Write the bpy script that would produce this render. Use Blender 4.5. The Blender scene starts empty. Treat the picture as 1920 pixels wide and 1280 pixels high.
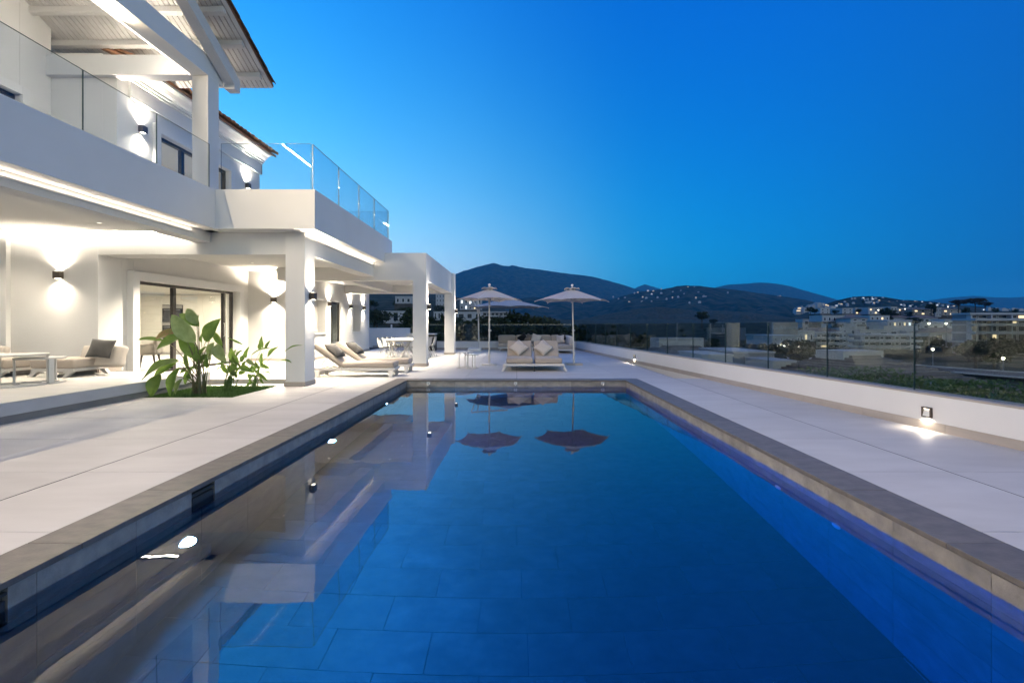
import bpy, bmesh, math, random
from mathutils import Matrix, Vector
R = math.radians
S = bpy.context.scene
COL = S.collection
rnd = random.Random(7)

# ------------------------------------------------------------------ camera
F, VX, VY, H = 900.0, 969.0, 609.0, 1.3      # focal length in photo pixels, vanishing point, eye height
cd = bpy.data.cameras.new("camera")
cam = bpy.data.objects.new("camera", cd)
COL.objects.link(cam)
cam.location = (0, 0, H)
cam.rotation_euler = (R(90), 0, 0)
cd.sensor_width = 36.0
cd.lens = 36.0 * F / 1920.0
cd.shift_x = -(VX - 960) / 1920.0
cd.shift_y = -(640 - VY) / 1920.0
cd.clip_start = 0.05
cd.clip_end = 30000
S.camera = cam

# ------------------------------------------------------------------ sky: blue hour, afterglow low in the west (left of the view)
W = bpy.data.worlds.new("World")
S.world = W
W.use_nodes = True
nt = W.node_tree
nt.nodes.clear()
def wn(t, **k):
    n = nt.nodes.new(t)
    for a, b in k.items(): setattr(n, a, b)
    return n
def wmath(op, a, b=None):
    n = wn("ShaderNodeMath", operation=op)
    for i, v in enumerate((a, b)):
        if v is None: continue
        if isinstance(v, (int, float)): n.inputs[i].default_value = v
        else: nt.links.new(v, n.inputs[i])
    return n.outputs[0]
wtc = wn("ShaderNodeTexCoord")
wsep = wn("ShaderNodeSeparateXYZ")
nt.links.new(wtc.outputs["Generated"], wsep.inputs[0])
SUNSET = R(-38)
dx, dy, dz = wsep.outputs
az = wmath("ADD", wmath("MULTIPLY", dx, math.sin(SUNSET)), wmath("MULTIPLY", dy, math.cos(SUNSET)))
hor = wmath("SQRT", wmath("MAXIMUM", wmath("SUBTRACT", 1.0, wmath("MULTIPLY", dz, dz)), 0.0004))
azn = wmath("DIVIDE", az, hor)
t01 = wmath("MULTIPLY_ADD", azn, 0.5); t01.node.inputs[2].default_value = 0.5
def sky_ramp(pts, k):
    r = wn("ShaderNodeValToRGB")
    nt.links.new(t01, r.inputs[0])
    r.color_ramp.interpolation = 'B_SPLINE'
    e = r.color_ramp.elements
    while len(e) < len(pts): e.new(0.5)
    for q, (p, c) in zip(e, pts):
        q.position = (p + 1) / 2
        q.color = (c[0] / k, c[1] / k, c[2] / k, 1)
    sp = wn("ShaderNodeSeparateColor")
    nt.links.new(r.outputs[0], sp.inputs[0])
    return sp.outputs
# colour at the horizon and high up, by angle from the afterglow (1 = towards it, -1 = away from it)
SKYH = [(-1.0, (2.1, 1.88, 1.45)), (-0.6, (1.82, 1.66, 1.30)), (-0.3, (0.72, 0.68, 0.64)), (-0.12, (0.12, 0.23, 0.46)), (0.0, (0.006, 0.16, 0.44)), (0.07, (0.001, 0.18, 0.46)), (0.15, (0.001, 0.21, 0.50)), (0.3, (0.001, 0.34, 0.68)), (0.45, (0.001, 0.44, 0.82)),
        (0.6, (0.02, 0.56, 0.90)), (0.7, (0.24, 0.71, 0.98)), (0.8, (0.92, 1.03, 1.16)), (0.87, (1.45, 1.30, 1.36)), (0.94, (1.9, 1.6, 1.55)), (1.0, (2.7, 2.1, 1.9))]
SKYU = [(-1.0, (0.66, 0.54, 0.50)), (-0.55, (0.40, 0.37, 0.50)), (-0.25, (0.12, 0.19, 0.56)), (-0.08, (0.006, 0.125, 0.64)), (0.05, (0.002, 0.11, 0.64)), (0.5, (0.001, 0.078, 0.49)), (1.0, (0.001, 0.045, 0.34))]
HS, US = sky_ramp(SKYH, 3.0), sky_ramp(SKYU, 1.0)
el = wmath("MAXIMUM", dz, 0.0)
KF = (9.0, 3.5, 1.5)
comb = wn("ShaderNodeCombineColor")
for i in range(3):
    fall = wmath("POWER", math.e, wmath("MULTIPLY", el, -KF[i]))
    hv = wmath("MULTIPLY", HS[i], 3.0)
    v = wmath("ADD", wmath("MULTIPLY", wmath("SUBTRACT", hv, US[i]), fall), US[i])
    nt.links.new(wmath("MAXIMUM", v, 0.0), comb.inputs[i])
wbg = wn("ShaderNodeBackground")
wbg.inputs[1].default_value = 1.0
wout = wn("ShaderNodeOutputWorld")
nt.links.new(comb.outputs[0], wbg.inputs[0])
nt.links.new(wbg.outputs[0], wout.inputs[0])
W.cycles.sampling_method = 'MANUAL'
W.cycles.sample_map_resolution = 512

# ------------------------------------------------------------------ exposure and render settings
S.view_settings.view_transform = 'Standard'
S.view_settings.look = 'None'
S.view_settings.exposure = 0.16
S.view_settings.gamma = 1.0
S.view_settings.use_curve_mapping = False
S.render.engine = 'CYCLES'
cy = S.cycles
cy.use_denoising = True
try:
    cy.denoiser = 'OPENIMAGEDENOISE'
    cy.denoising_input_passes = 'RGB_ALBEDO_NORMAL'
    cy.denoising_prefilter = 'ACCURATE'
except Exception: pass
cy.max_bounces = 10
cy.diffuse_bounces = 5
cy.glossy_bounces = 4
cy.transmission_bounces = 8
cy.transparent_max_bounces = 24
cy.volume_bounces = 0
cy.sample_clamp_indirect = 6.0
cy.caustics_reflective = False
cy.caustics_refractive = True
cy.use_light_tree = True
cy.use_adaptive_sampling = True
cy.adaptive_threshold = 0.02

# ------------------------------------------------------------------ helpers
def gx(px, Y): return (px - VX) * Y / F
def gz(py, Y): return H - (py - VY) * Y / F
def at(px, py, Y): return Vector((gx(px, Y), Y, gz(py, Y)))

def wmat(o):
    m = o.matrix_basis.copy()
    if o.parent: m = wmat(o.parent) @ o.matrix_parent_inverse @ m
    return m
def setparent(o, p, keep=True):
    o.parent = p
    o.matrix_parent_inverse = wmat(p).inverted() if keep else Matrix.Identity(4)
def tag(o, label=None, cat=None, group=None, kind=None):
    if label: o["label"] = label
    if cat: o["category"] = cat
    if group: o["group"] = group
    if kind: o["kind"] = kind
    return o
def empty(name, loc=(0, 0, 0), rz=0.0):
    o = bpy.data.objects.new(name, None)
    COL.objects.link(o)
    o.location = loc
    o.rotation_euler = (0, 0, rz)
    o.empty_display_size = 0.2
    return o
def thing(name, label, cat, loc=(0, 0, 0), rz=0.0, group=None):
    return tag(empty(name, loc, rz), label, cat, group)
def copy_tree(o, parent=None):
    c = o.copy()
    COL.objects.link(c)
    if parent is not None:
        c.parent = parent
        c.matrix_parent_inverse = o.matrix_parent_inverse.copy()
    for ch in list(o.children): copy_tree(ch, c)
    return c

class MB:
    def __init__(s): s.v, s.f, s.sm = [], [], []
    def add(s, vs, fs, smooth=False):
        b = len(s.v)
        s.v += [tuple(p) for p in vs]
        for f in fs:
            s.f.append([b + i for i in f]); s.sm.append(smooth)
        return s
    def hexa(s, p): return s.add(p, [(0, 3, 2, 1), (4, 5, 6, 7), (0, 1, 5, 4), (1, 2, 6, 5), (2, 3, 7, 6), (3, 0, 4, 7)])
    def box(s, x0, x1, y0, y1, z0, z1):
        return s.hexa([(x0, y0, z0), (x1, y0, z0), (x1, y1, z0), (x0, y1, z0), (x0, y0, z1), (x1, y0, z1), (x1, y1, z1), (x0, y1, z1)])
    def bar(s, a, b, w, h, up=(0, 0, 1)):
        a, b, up = Vector(a), Vector(b), Vector(up)
        d = (b - a).normalized()
        sd = d.cross(up)
        if sd.length < 1e-4: sd = d.cross(Vector((1, 0, 0)))
        sd.normalize(); u = sd.cross(d)
        sd *= w / 2; u = u * (h / 2)
        return s.hexa([a - sd - u, b - sd - u, b + sd - u, a + sd - u, a - sd + u, b - sd + u, b + sd + u, a + sd + u])
    def prism(s, poly, z0, z1):
        n = len(poly)
        vs = [(x, y, z0) for x, y in poly] + [(x, y, z1) for x, y in poly]
        fs = [tuple(range(n - 1, -1, -1)), tuple(range(n, 2 * n))]
        fs += [(i, (i + 1) % n, n + (i + 1) % n, n + i) for i in range(n)]
        return s.add(vs, fs)
    def xprism(s, prof, a0, a1, axis='y'):
        # profile of (u, z) extruded along an axis; axis y: u = x ; axis x: u = y
        n = len(prof)
        if axis == 'y': vs = [(u, a0, z) for u, z in prof] + [(u, a1, z) for u, z in prof]
        else: vs = [(a0, u, z) for u, z in prof] + [(a1, u, z) for u, z in prof]
        fs = [tuple(range(n)), tuple(range(2 * n - 1, n - 1, -1))]
        fs += [(i, n + i, n + (i + 1) % n, (i + 1) % n) for i in range(n)]
        return s.add(vs, fs)
    def tube(s, pts, rad, n=8, cap=True, flat=1.0):
        pts = [Vector(p) for p in pts]
        if isinstance(rad, (int, float)): rad = [rad] * len(pts)
        rings, prev = [], None
        for i, p in enumerate(pts):
            d = (pts[min(i + 1, len(pts) - 1)] - pts[max(i - 1, 0)])
            if d.length < 1e-9: d = Vector((0, 0, 1))
            d.normalize()
            if prev is None:
                u = d.cross(Vector((0, 1, 0)))
                if u.length < 1e-3: u = d.cross(Vector((1, 0, 0)))
            else: u = prev - d * prev.dot(d)
            u.normalize(); prev = u
            w = d.cross(u)
            rings.append([p + (u * math.cos(2 * math.pi * k / n) + w * math.sin(2 * math.pi * k / n) * flat) * rad[i] for k in range(n)])
        vs = [q for r in rings for q in r]
        fs = []
        for i in range(len(rings) - 1):
            for k in range(n):
                fs.append((i * n + k, i * n + (k + 1) % n, (i + 1) * n + (k + 1) % n, (i + 1) * n + k))
        s.add(vs, fs, True)
        if cap:
            s.add(rings[0], [tuple(range(n - 1, -1, -1))])
            s.add(rings[-1], [tuple(range(n))])
        return s
    def lathe(s, prof, c=(0, 0, 0), n=24, smooth=True):
        vs, fs = [], []
        for r, z in prof:
            for k in range(n):
                a = 2 * math.pi * k / n
                vs.append((c[0] + r * math.cos(a), c[1] + r * math.sin(a), c[2] + z))
        for i in range(len(prof) - 1):
            for k in range(n):
                fs.append((i * n + k, i * n + (k + 1) % n, (i + 1) * n + (k + 1) % n, (i + 1) * n + k))
        return s.add(vs, fs, smooth)
    def disc(s, c, r, n=20, th=0.02):
        return s.lathe([(0.0001, 0), (r, 0), (r, th), (0.0001, th)], c, n, False)
    def build(s, name, mat, parent=None, bevel=0.0, seg=2, keep=True):
        me = bpy.data.meshes.new(name)
        me.from_pydata(s.v, [], s.f)
        me.polygons.foreach_set("use_smooth", s.sm)
        if mat is not None: me.materials.append(mat)
        me.update()
        o = bpy.data.objects.new(name, me)
        COL.objects.link(o)
        if parent is not None: setparent(o, parent, keep)
        if bevel > 0:
            b = o.modifiers.new("edge", 'BEVEL')
            b.width = bevel; b.segments = seg; b.limit_method = 'ANGLE'; b.angle_limit = R(40)
            b.harden_normals = False
        return o
def place(me_obj, name, loc, parent, rz=0.0, rot=None):
    """another object sharing me_obj's mesh, at a world place under parent"""
    o = me_obj.copy(); o.name = name
    COL.objects.link(o)
    o.parent = None
    o.matrix_parent_inverse = Matrix.Identity(4)
    o.matrix_basis = Matrix.Translation(loc) @ (rot if rot is not None else Matrix.Rotation(rz, 4, 'Z'))
    if parent is not None: setparent(o, parent)
    return o

# ------------------------------------------------------------------ materials
def nodes(name):
    m = bpy.data.materials.new(name)
    m.use_nodes = True
    t = m.node_tree
    t.nodes.clear()
    o = t.nodes.new("ShaderNodeOutputMaterial")
    return m, t, o
def pos_noise(t, scale, stretch=(1, 1, 1), detail=4, rough=0.55):
    g = t.nodes.new("ShaderNodeNewGeometry")
    mp = t.nodes.new("ShaderNodeMapping")
    mp.inputs["Scale"].default_value = stretch
    t.links.new(g.outputs["Position"], mp.inputs[0])
    n = t.nodes.new("ShaderNodeTexNoise")
    n.inputs["Scale"].default_value = scale
    n.inputs["Detail"].default_value = detail
    n.inputs["Roughness"].default_value = rough
    t.links.new(mp.outputs[0], n.inputs["Vector"])
    return n, mp
def M(name, c, rough=0.6, c2=None, nscale=3.0, stretch=(1, 1, 1), lo=0.35, hi=0.65, bump=0.0, bscale=60.0, bstretch=None,
      metal=0.0, objvar=0.0, spec=0.5, sheen=0.0, transl=0.0, emit=0.0, coat=0.0):
    m, t, o = nodes(name)
    p = t.nodes.new("ShaderNodeBsdfPrincipled")
    p.inputs["Roughness"].default_value = rough
    p.inputs["Metallic"].default_value = metal
    p.inputs["Specular IOR Level"].default_value = spec
    if sheen: p.inputs["Sheen Weight"].default_value = sheen
    if coat: p.inputs["Coat Weight"].default_value = coat
    c = tuple(c) + (1,)
    p.inputs["Base Color"].default_value = c
    src = None
    if c2 is not None:
        n, mp = pos_noise(t, nscale, stretch)
        r = t.nodes.new("ShaderNodeValToRGB")
        r.color_ramp.elements[0].position = lo; r.color_ramp.elements[1].position = hi
        r.color_ramp.elements[0].color = c; r.color_ramp.elements[1].color = tuple(c2) + (1,)
        t.links.new(n.outputs["Fac"], r.inputs[0])
        src = r.outputs[0]
        if objvar:
            oi = t.nodes.new("ShaderNodeObjectInfo")
            sc = t.nodes.new("ShaderNodeMath"); sc.operation = 'MULTIPLY'; sc.inputs[1].default_value = 37.0
            t.links.new(oi.outputs["Random"], sc.inputs[0])
            cv = t.nodes.new("ShaderNodeCombineXYZ")
            t.links.new(sc.outputs[0], cv.inputs[0]); t.links.new(sc.outputs[0], cv.inputs[1])
            t.links.new(cv.outputs[0], mp.inputs["Location"])
    if objvar:
        oi = t.nodes.new("ShaderNodeObjectInfo")
        mr = t.nodes.new("ShaderNodeMapRange")
        mr.inputs[3].default_value = 1 - objvar; mr.inputs[4].default_value = 1 + objvar
        t.links.new(oi.outputs["Random"], mr.inputs[0])
        mx = t.nodes.new("ShaderNodeVectorMath"); mx.operation = 'SCALE'
        if src is not None: t.links.new(src, mx.inputs[0])
        else: mx.inputs[0].default_value = c[:3]
        t.links.new(mr.outputs[0], mx.inputs["Scale"])
        src = mx.outputs[0]
    if src is not None: t.links.new(src, p.inputs["Base Color"])
    if bump:
        n2, _ = pos_noise(t, bscale, bstretch or (1, 1, 1), 3)
        b = t.nodes.new("ShaderNodeBump")
        b.inputs["Strength"].default_value = bump
        b.inputs["Distance"].default_value = 0.01
        t.links.new(n2.outputs["Fac"], b.inputs["Height"])
        t.links.new(b.outputs[0], p.inputs["Normal"])
    out = p.outputs[0]
    if transl:
        tr = t.nodes.new("ShaderNodeBsdfTranslucent")
        if src is not None: t.links.new(src, tr.inputs[0])
        else: tr.inputs[0].default_value = c
        ms = t.nodes.new("ShaderNodeMixShader"); ms.inputs[0].default_value = transl
        t.links.new(out, ms.inputs[1]); t.links.new(tr.outputs[0], ms.inputs[2])
        out = ms.outputs[0]
    t.links.new(out, o.inputs[0])
    return m
def EM(name, c, s):
    m, t, o = nodes(name)
    e = t.nodes.new("ShaderNodeEmission")
    e.inputs[0].default_value = tuple(c) + (1,); e.inputs[1].default_value = s
    t.links.new(e.outputs[0], o.inputs[0])
    return m
def GLASS(name, tint, ior=1.5, extra=0.0):
    m, t, o = nodes(name)
    tr = t.nodes.new("ShaderNodeBsdfTransparent"); tr.inputs[0].default_value = tuple(tint) + (1,)
    gl = t.nodes.new("ShaderNodeBsdfGlossy"); gl.inputs["Roughness"].default_value = 0.004
    fr = t.nodes.new("ShaderNodeFresnel"); fr.inputs[0].default_value = ior
    ms = t.nodes.new("ShaderNodeMixShader")
    ge = t.nodes.new("ShaderNodeNewGeometry")        # reflect on the way in only
    sb = t.nodes.new("ShaderNodeMath"); sb.operation = 'SUBTRACT'; sb.inputs[0].default_value = 1.0
    t.links.new(ge.outputs["Backfacing"], sb.inputs[1])
    mu = t.nodes.new("ShaderNodeMath"); mu.operation = 'MULTIPLY'
    t.links.new(fr.outputs[0], mu.inputs[0]); t.links.new(sb.outputs[0], mu.inputs[1])
    iv = t.nodes.new("ShaderNodeMath"); iv.operation = 'SUBTRACT'; iv.inputs[0].default_value = 1.0
    t.links.new(mu.outputs[0], iv.inputs[1])
    pw = t.nodes.new("ShaderNodeMath"); pw.operation = 'POWER'; pw.inputs[1].default_value = extra or 1.0   # several glass faces in one pane
    t.links.new(iv.outputs[0], pw.inputs[0])
    m2 = t.nodes.new("ShaderNodeMath"); m2.operation = 'SUBTRACT'; m2.inputs[0].default_value = 1.0; m2.use_clamp = True
    t.links.new(pw.outputs[0], m2.inputs[1]); t.links.new(m2.outputs[0], ms.inputs[0])
    t.links.new(tr.outputs[0], ms.inputs[1]); t.links.new(gl.outputs[0], ms.inputs[2])
    t.links.new(ms.outputs[0], o.inputs[0])
    return m

m_stucco = M("white_render", (0.80, 0.785, 0.755), 0.85, (0.74, 0.725, 0.695), 0.9, lo=0.3, hi=0.75, bump=0.22, bscale=75, spec=0.3)
m_soffit = M("white_ceiling_paint", (0.80, 0.785, 0.75), 0.9, bump=0.05, bscale=60, spec=0.25)
m_trimw = M("white_trim", (0.80, 0.79, 0.77), 0.7, spec=0.35)
m_plank = M("white_painted_board", (0.72, 0.69, 0.65), 0.6, (0.66, 0.63, 0.59), 6, (9, 1, 9), objvar=0.05, bump=0.1, bscale=50)
m_tile = M("pale_porcelain_tile", (0.485, 0.467, 0.437), 0.56, (0.58, 0.56, 0.527), 1.1, (0.9, 2.8, 1), 0.28, 0.74, bump=0.05, bscale=90, objvar=0.055)
m_grout = M("dark_joint", (0.03, 0.028, 0.026), 0.9)
m_skirt = M("taupe_skirting_tile", (0.40, 0.355, 0.31), 0.5, (0.46, 0.41, 0.36), 2.0, (1, 1, 4), objvar=0.03)
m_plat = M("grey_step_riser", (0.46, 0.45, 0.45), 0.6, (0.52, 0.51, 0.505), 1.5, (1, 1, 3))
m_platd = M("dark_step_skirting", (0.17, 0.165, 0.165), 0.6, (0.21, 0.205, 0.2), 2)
m_cope = M("grey_brown_coping_stone", (0.112, 0.103, 0.094), 0.5, (0.185, 0.165, 0.143), 7, (1, 1.6, 1), 0.3, 0.75, bump=0.2, bscale=70, objvar=0.06)
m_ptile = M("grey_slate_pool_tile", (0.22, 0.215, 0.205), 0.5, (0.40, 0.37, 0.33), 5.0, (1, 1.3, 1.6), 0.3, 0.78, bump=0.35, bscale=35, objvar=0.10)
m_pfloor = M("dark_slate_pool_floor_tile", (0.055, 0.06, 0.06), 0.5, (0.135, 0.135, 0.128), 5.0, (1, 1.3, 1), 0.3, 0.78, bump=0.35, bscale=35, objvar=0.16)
m_ptile_dim = M("slate_pool_tile_dimmed_for_depth", (0.13, 0.13, 0.125), 0.5, (0.25, 0.24, 0.22), 4.0, (1, 1.3, 1.4), 0.3, 0.78, bump=0.35, bscale=35, objvar=0.12)  # same tile as the top row, underwater dimming put into its colour
m_pgrout = M("pool_grout", (0.09, 0.09, 0.09), 0.8)
m_frame = M("dark_bronze_aluminium", (0.022, 0.019, 0.017), 0.35, metal=0.3)
m_lamp = M("bronze_lamp_body", (0.12, 0.095, 0.075), 0.38, metal=0.7)
m_wmetal = M("off_white_powder_coat", (0.66, 0.63, 0.585), 0.45)
m_taupe = M("taupe_outdoor_fabric", (0.36, 0.305, 0.255), 0.95, (0.45, 0.39, 0.33), 160, (1, 1, 1), 0.3, 0.7, bump=0.35, bscale=420, sheen=0.2, spec=0.2)
m_cream = M("cream_cushion_fabric", (0.52, 0.46, 0.40), 0.95, (0.60, 0.54, 0.475), 170, lo=0.3, hi=0.7, bump=0.35, bscale=420, sheen=0.2, spec=0.2)
m_char = M("charcoal_cushion_fabric", (0.050, 0.048, 0.046), 0.95, (0.085, 0.08, 0.076), 200, bump=0.35, bscale=420, sheen=0.2, spec=0.2)
m_black = M("black_cushion_fabric", (0.012, 0.012, 0.013), 0.95, sheen=0.1, spec=0.2)
m_blackm = M("black_metal", (0.015, 0.015, 0.016), 0.45)
m_canopy = M("greige_parasol_fabric", (0.60, 0.55, 0.505), 0.9, (0.64, 0.59, 0.545), 90, transl=0.10, bump=0.1, bscale=260, spec=0.2)
m_terra = M("weathered_terracotta", (0.42, 0.20, 0.10), 0.85, (0.20, 0.11, 0.07), 9, lo=0.35, hi=0.7, objvar=0.25, bump=0.3, bscale=50)
m_leaf = M("strelitzia_leaf", (0.10, 0.185, 0.032), 0.36, (0.19, 0.29, 0.065), 9, (1, 1, 1), 0.25, 0.75, objvar=0.25, transl=0.5, bump=0.1, bscale=60)
m_leafp = M("pale_leaf_underside", (0.22, 0.30, 0.11), 0.5, (0.30, 0.38, 0.16), 9, objvar=0.12, transl=0.35)
m_leafb = M("browned_leaf", (0.26, 0.16, 0.075), 0.7, (0.17, 0.19, 0.05), 14, lo=0.4, hi=0.6, transl=0.2)
m_stalkg = M("green_leaf_stalk", (0.10, 0.17, 0.04), 0.5, (0.17, 0.23, 0.07), 9, objvar=0.2)
m_stalk = M("leaf_stalk", (0.085, 0.12, 0.036), 0.55, (0.15, 0.105, 0.05), 8, objvar=0.2)
m_grass = M("lawn_grass", (0.045, 0.10, 0.018), 0.7, (0.09, 0.17, 0.035), 25, objvar=0.0, transl=0.2)
m_soil = M("lawn_base", (0.03, 0.055, 0.015), 0.9)
m_cab = M("pale_cabinet_lacquer", (0.58, 0.56, 0.50), 0.3)
m_oven = M("black_oven_glass", (0.012, 0.013, 0.014), 0.12)
m_steel = M("brushed_steel", (0.5, 0.5, 0.5), 0.3, metal=1.0)
m_iwall = M("room_paint", (0.78, 0.75, 0.69), 0.9)
m_curt = M("sheer_curtain", (0.74, 0.71, 0.65), 0.95, transl=0.35)
m_grill = M("white_fitting", (0.7, 0.7, 0.68), 0.4)
m_dark = M("dark_void", (0.03, 0.035, 0.04), 0.8)
m_glass = GLASS("balcony_glass", (0.90, 0.93, 0.955), 1.5, 1.6)
m_glass2 = GLASS("laminated_boundary_glass", (0.80, 0.845, 0.835), 1.5, 4.0)
m_gedge = M("glass_edge_dark", (0.06, 0.10, 0.105), 0.2)
m_pane = GLASS("window_glass", (0.93, 0.95, 0.95), 1.5, 1.8)
m_led = EM("warm_led_strip", (1.0, 0.91, 0.76), 40.0)
m_led3 = EM("warm_porch_led", (1.0, 0.91, 0.76), 110.0)
m_led2 = EM("warm_led_profile", (1.0, 0.91, 0.76), 55.0)
m_lens = EM("warm_lamp_lens", (1.0, 0.88, 0.70), 14.0)
m_dlens = EM("added_downlight_lens", (1.0, 0.90, 0.74), 2.2)
m_slens = EM("step_lamp_lens", (1.0, 0.90, 0.74), 5.0)
m_plens = EM("pool_lamp_lens", (0.75, 0.88, 1.0), 60.0)
# ------------------------------------------------------------------ lamps
LK = 18.0
WARM = (1.0, 0.87, 0.69)
def light(name, kind, loc, power, color=WARM, aim=None, parent=None, **k):
    ld = bpy.data.lights.new(name, kind)
    ld.energy = power * LK
    ld.color = color
    for a, b in k.items(): setattr(ld, a, b)
    o = bpy.data.objects.new(name, ld)
    COL.objects.link(o)
    o.location = loc
    if aim is not None: o.rotation_euler = Vector(aim).to_track_quat('-Z', 'Y').to_euler()
    if parent is not None: setparent(o, parent)
    return o
def wall_lamp(loc, normal, label, up=16.0, down=16.0, size=0.15, ang=140):
    """square up-and-down wall lamp; loc = point on the wall at the lamp's middle"""
    n = Vector(normal)
    rz = math.atan2(n.y, n.x) + math.pi / 2
    t = thing("wall_lamp", label, "wall lamp", loc, rz, "up and down wall lamps")
    s = size / 2
    b = MB().box(-s, s, -0.125, -0.022, -s, s)
    b.build("body", m_lamp, t, 0.006, keep=False)
    MB().box(-s * 0.6, s * 0.6, -0.021, -0.001, -s * 0.7, s * 0.7).build("bracket", m_lamp, t, keep=False)
    for q in (-1, 1):
        MB().box(-s * 0.6, s * 0.6, -0.105, -0.04, q * s + (0.001 if q > 0 else -0.004), q * s + (0.004 if q > 0 else -0.001)).build("lens", m_lens, t, keep=False)
        p = Vector(loc) + n * 0.062 + Vector((0, 0, q * (s + 0.010)))
        light("lamp_light", 'SPOT', p, up if q > 0 else down, aim=(0, 0, q), spot_size=R(ang), spot_blend=1.0, shadow_soft_size=0.05, parent=t)
    return t

# ------------------------------------------------------------------ deck of large tiles
deck = tag(empty("deck", (0, 0, 0)), kind="structure")
base = MB()
base.box(-6.9, -3.0, -4, 28.4, -0.5, -0.0062).box(2.98, 5.2, -4, 11.7, -0.5, -0.0062).box(-3.0, 2.98, 11.71, 25.2, -0.5, -0.0062)
base.box(2.98, 3.3, 11.7, 25.2, -0.5, -0.0062).box(-9.3, -6.9, 10.5, 28.4, -0.5, -0.0062).box(-3.0, 2.98, -4, -0.11, -0.5, -0.0062)
base.build("deck_bed", m_grout, deck)
def wallx(Y): return 5.75 - 0.105 * Y           # foot of the right-hand boundary wall
def clip(poly, a, b, c):                          # keep a*x+b*y<=c
    out = []
    for i, p in enumerate(poly):
        q = poly[(i + 1) % len(poly)]
        dp, dq = a * p[0] + b * p[1] - c, a * q[0] + b * q[1] - c
        if dp <= 0: out.append(p)
        if dp * dq < 0:
            s = dp / (dp - dq)
            out.append((p[0] + (q[0] - p[0]) * s, p[1] + (q[1] - p[1]) * s))
    return out
YJ = [3.02 + 1.235 * k for k in range(-5, 21)]
def tile(x0, x1, y0, y1, wide=(0, 0), z=0.0, name="floor_tile"):
    g = 0.0032
    poly = [(x0 + (wide[0] or g), y0 + g), (x1 - (wide[1] or g), y0 + g), (x1 - (wide[1] or g), y1 - g), (x0 + (wide[0] or g), y1 - g)]
    poly = clip(poly, 1, 0.105, 5.80)
    if len(poly) < 3: return
    dz = rnd.uniform(-0.0006, 0.0006)
    MB().prism(poly, z - 0.006, z + dz).build(name, m_tile, deck)
BEDX0, BEDX1, BEDY0, BEDY1 = -6.68, -5.08, 8.6, 10.12
for j in range(len(YJ) - 1):
    y0, y1 = YJ[j], YJ[j + 1]
    if y0 > 28.2: break
    y1 = min(y1, 28.35)
    if y0 < 11.6:
        ye = min(y1, 11.66)
        cols = [(-3.83, -2.92, (0.008, 0)), (-5.10, -3.83, (0, 0.008)), (-6.37, -5.10, (0, 0)), (-6.72, -6.37, (0, 0))]
        for (a, b, wd) in cols:
            if b <= -5.05 and y1 > BEDY0 and y0 < BEDY1:
                if y0 < BEDY0: tile(a, b, y0, BEDY0, wd)
                if y1 > BEDY1: tile(a, b, BEDY1, y1, wd)
                continue
            if a < -6.5 and y0 > 10.2: continue
            tile(a, b, y0, ye if a > -3.9 else y1, wd)
        tile(2.92, 3.83, y0, ye, (0, 0.007)); tile(3.83, 5.10, y0, y1, (0.007, 0)); tile(5.10, 6.0, y0, y1)
    if y1 > 11.7 and y0 < 25.4:
        ys = max(y0, 11.66)
        ye = min(y1, 25.4)
        for k in range(-3, 5):
            if k == -3: a, b, wd = -3.83, -2.55, (0.008, 0)
            else: a, b, wd = 1.277 * (k), 1.277 * (k + 1), (0, 0)
            if k == -3: b = 1.277 * -2
            if a > 3.7: continue
            tile(a, b, ys, ye, wd)
    if y0 > 10.2:
        for (a, b, wd) in [(-5.10, -3.83, (0, 0.008)), (-6.37, -5.10, (0, 0)), (-7.64, -6.37, (0, 0))]:
            if y0 >= 11.6 or (a < -6.4): tile(a, b, max(y0, 10.6) if a < -6.4 else y0, y1, wd)
        if y1 > 25.4: tile(-3.83, -2.55, max(y0, 25.4), y1, (0.005, 0))

for x0, y0, y1 in ((-3.83, -3.2, 28.3), (3.83, -3.2, 16.0)):
    MB().box(x0 - 0.0078, x0 + 0.0078, y0, y1, -0.0061, -0.0012).build("expansion_joint", m_grout, deck)
# ------------------------------------------------------------------ pool
PX0, PX1, PY0, PY1, WZ, FZ = -2.60, 2.57, 0.30, 11.30, -0.15, -1.72
pool = tag(empty("pool_basin", (0, 5.8, 0)), kind="structure")
sh = MB()
sh.box(PX0 - 0.4, PX0 - 0.03, PY0, PY1, FZ - 0.3, -0.035).box(PX1 + 0.03, PX1 + 0.4, PY0, PY1, FZ - 0.3, -0.035)
sh.box(PX0 - 0.4, PX1 + 0.4, PY1 + 0.03, PY1 + 0.4, FZ - 0.3, -0.035).box(PX0 - 0.4, PX1 + 0.4, PY0 - 0.4, PY0 - 0.03, FZ - 0.3, -0.035)
sh.box(PX0 - 0.4, PX1 + 0.4, PY0 - 0.4, PY1 + 0.4, FZ - 0.5, FZ - 0.03)
sh.build("pool_shell", m_pgrout, pool)
# coping stones
def cope(x0, x1, y0, y1):
    MB().box(x0 + 0.0015, x1 - 0.0015, y0 + 0.0015, y1 - 0.0015, -0.034, rnd.uniform(0.001, 0.003)).build("coping_stone", m_cope, pool, 0.003, 1)
y = PY0
cy_ = [0.3, 1.02, 1.94, 2.86, 3.78, 4.70, 5.62, 6.54, 7.46, 8.38, 9.30, 10.22, 11.3]
for a, b in zip(cy_[:-1], cy_[1:]):
    cope(-2.92, PX0 + 0.012, a, b); cope(PX1 - 0.012, 2.92, a, b)
xs = [-2.92, -1.95, -0.98, 0, 0.97, 1.94, 2.92]
for a, b in zip(xs[:-1], xs[1:]):
    cope(a, b, PY1 - 0.012, 11.655); cope(a, b, -0.1, PY0)
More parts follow.
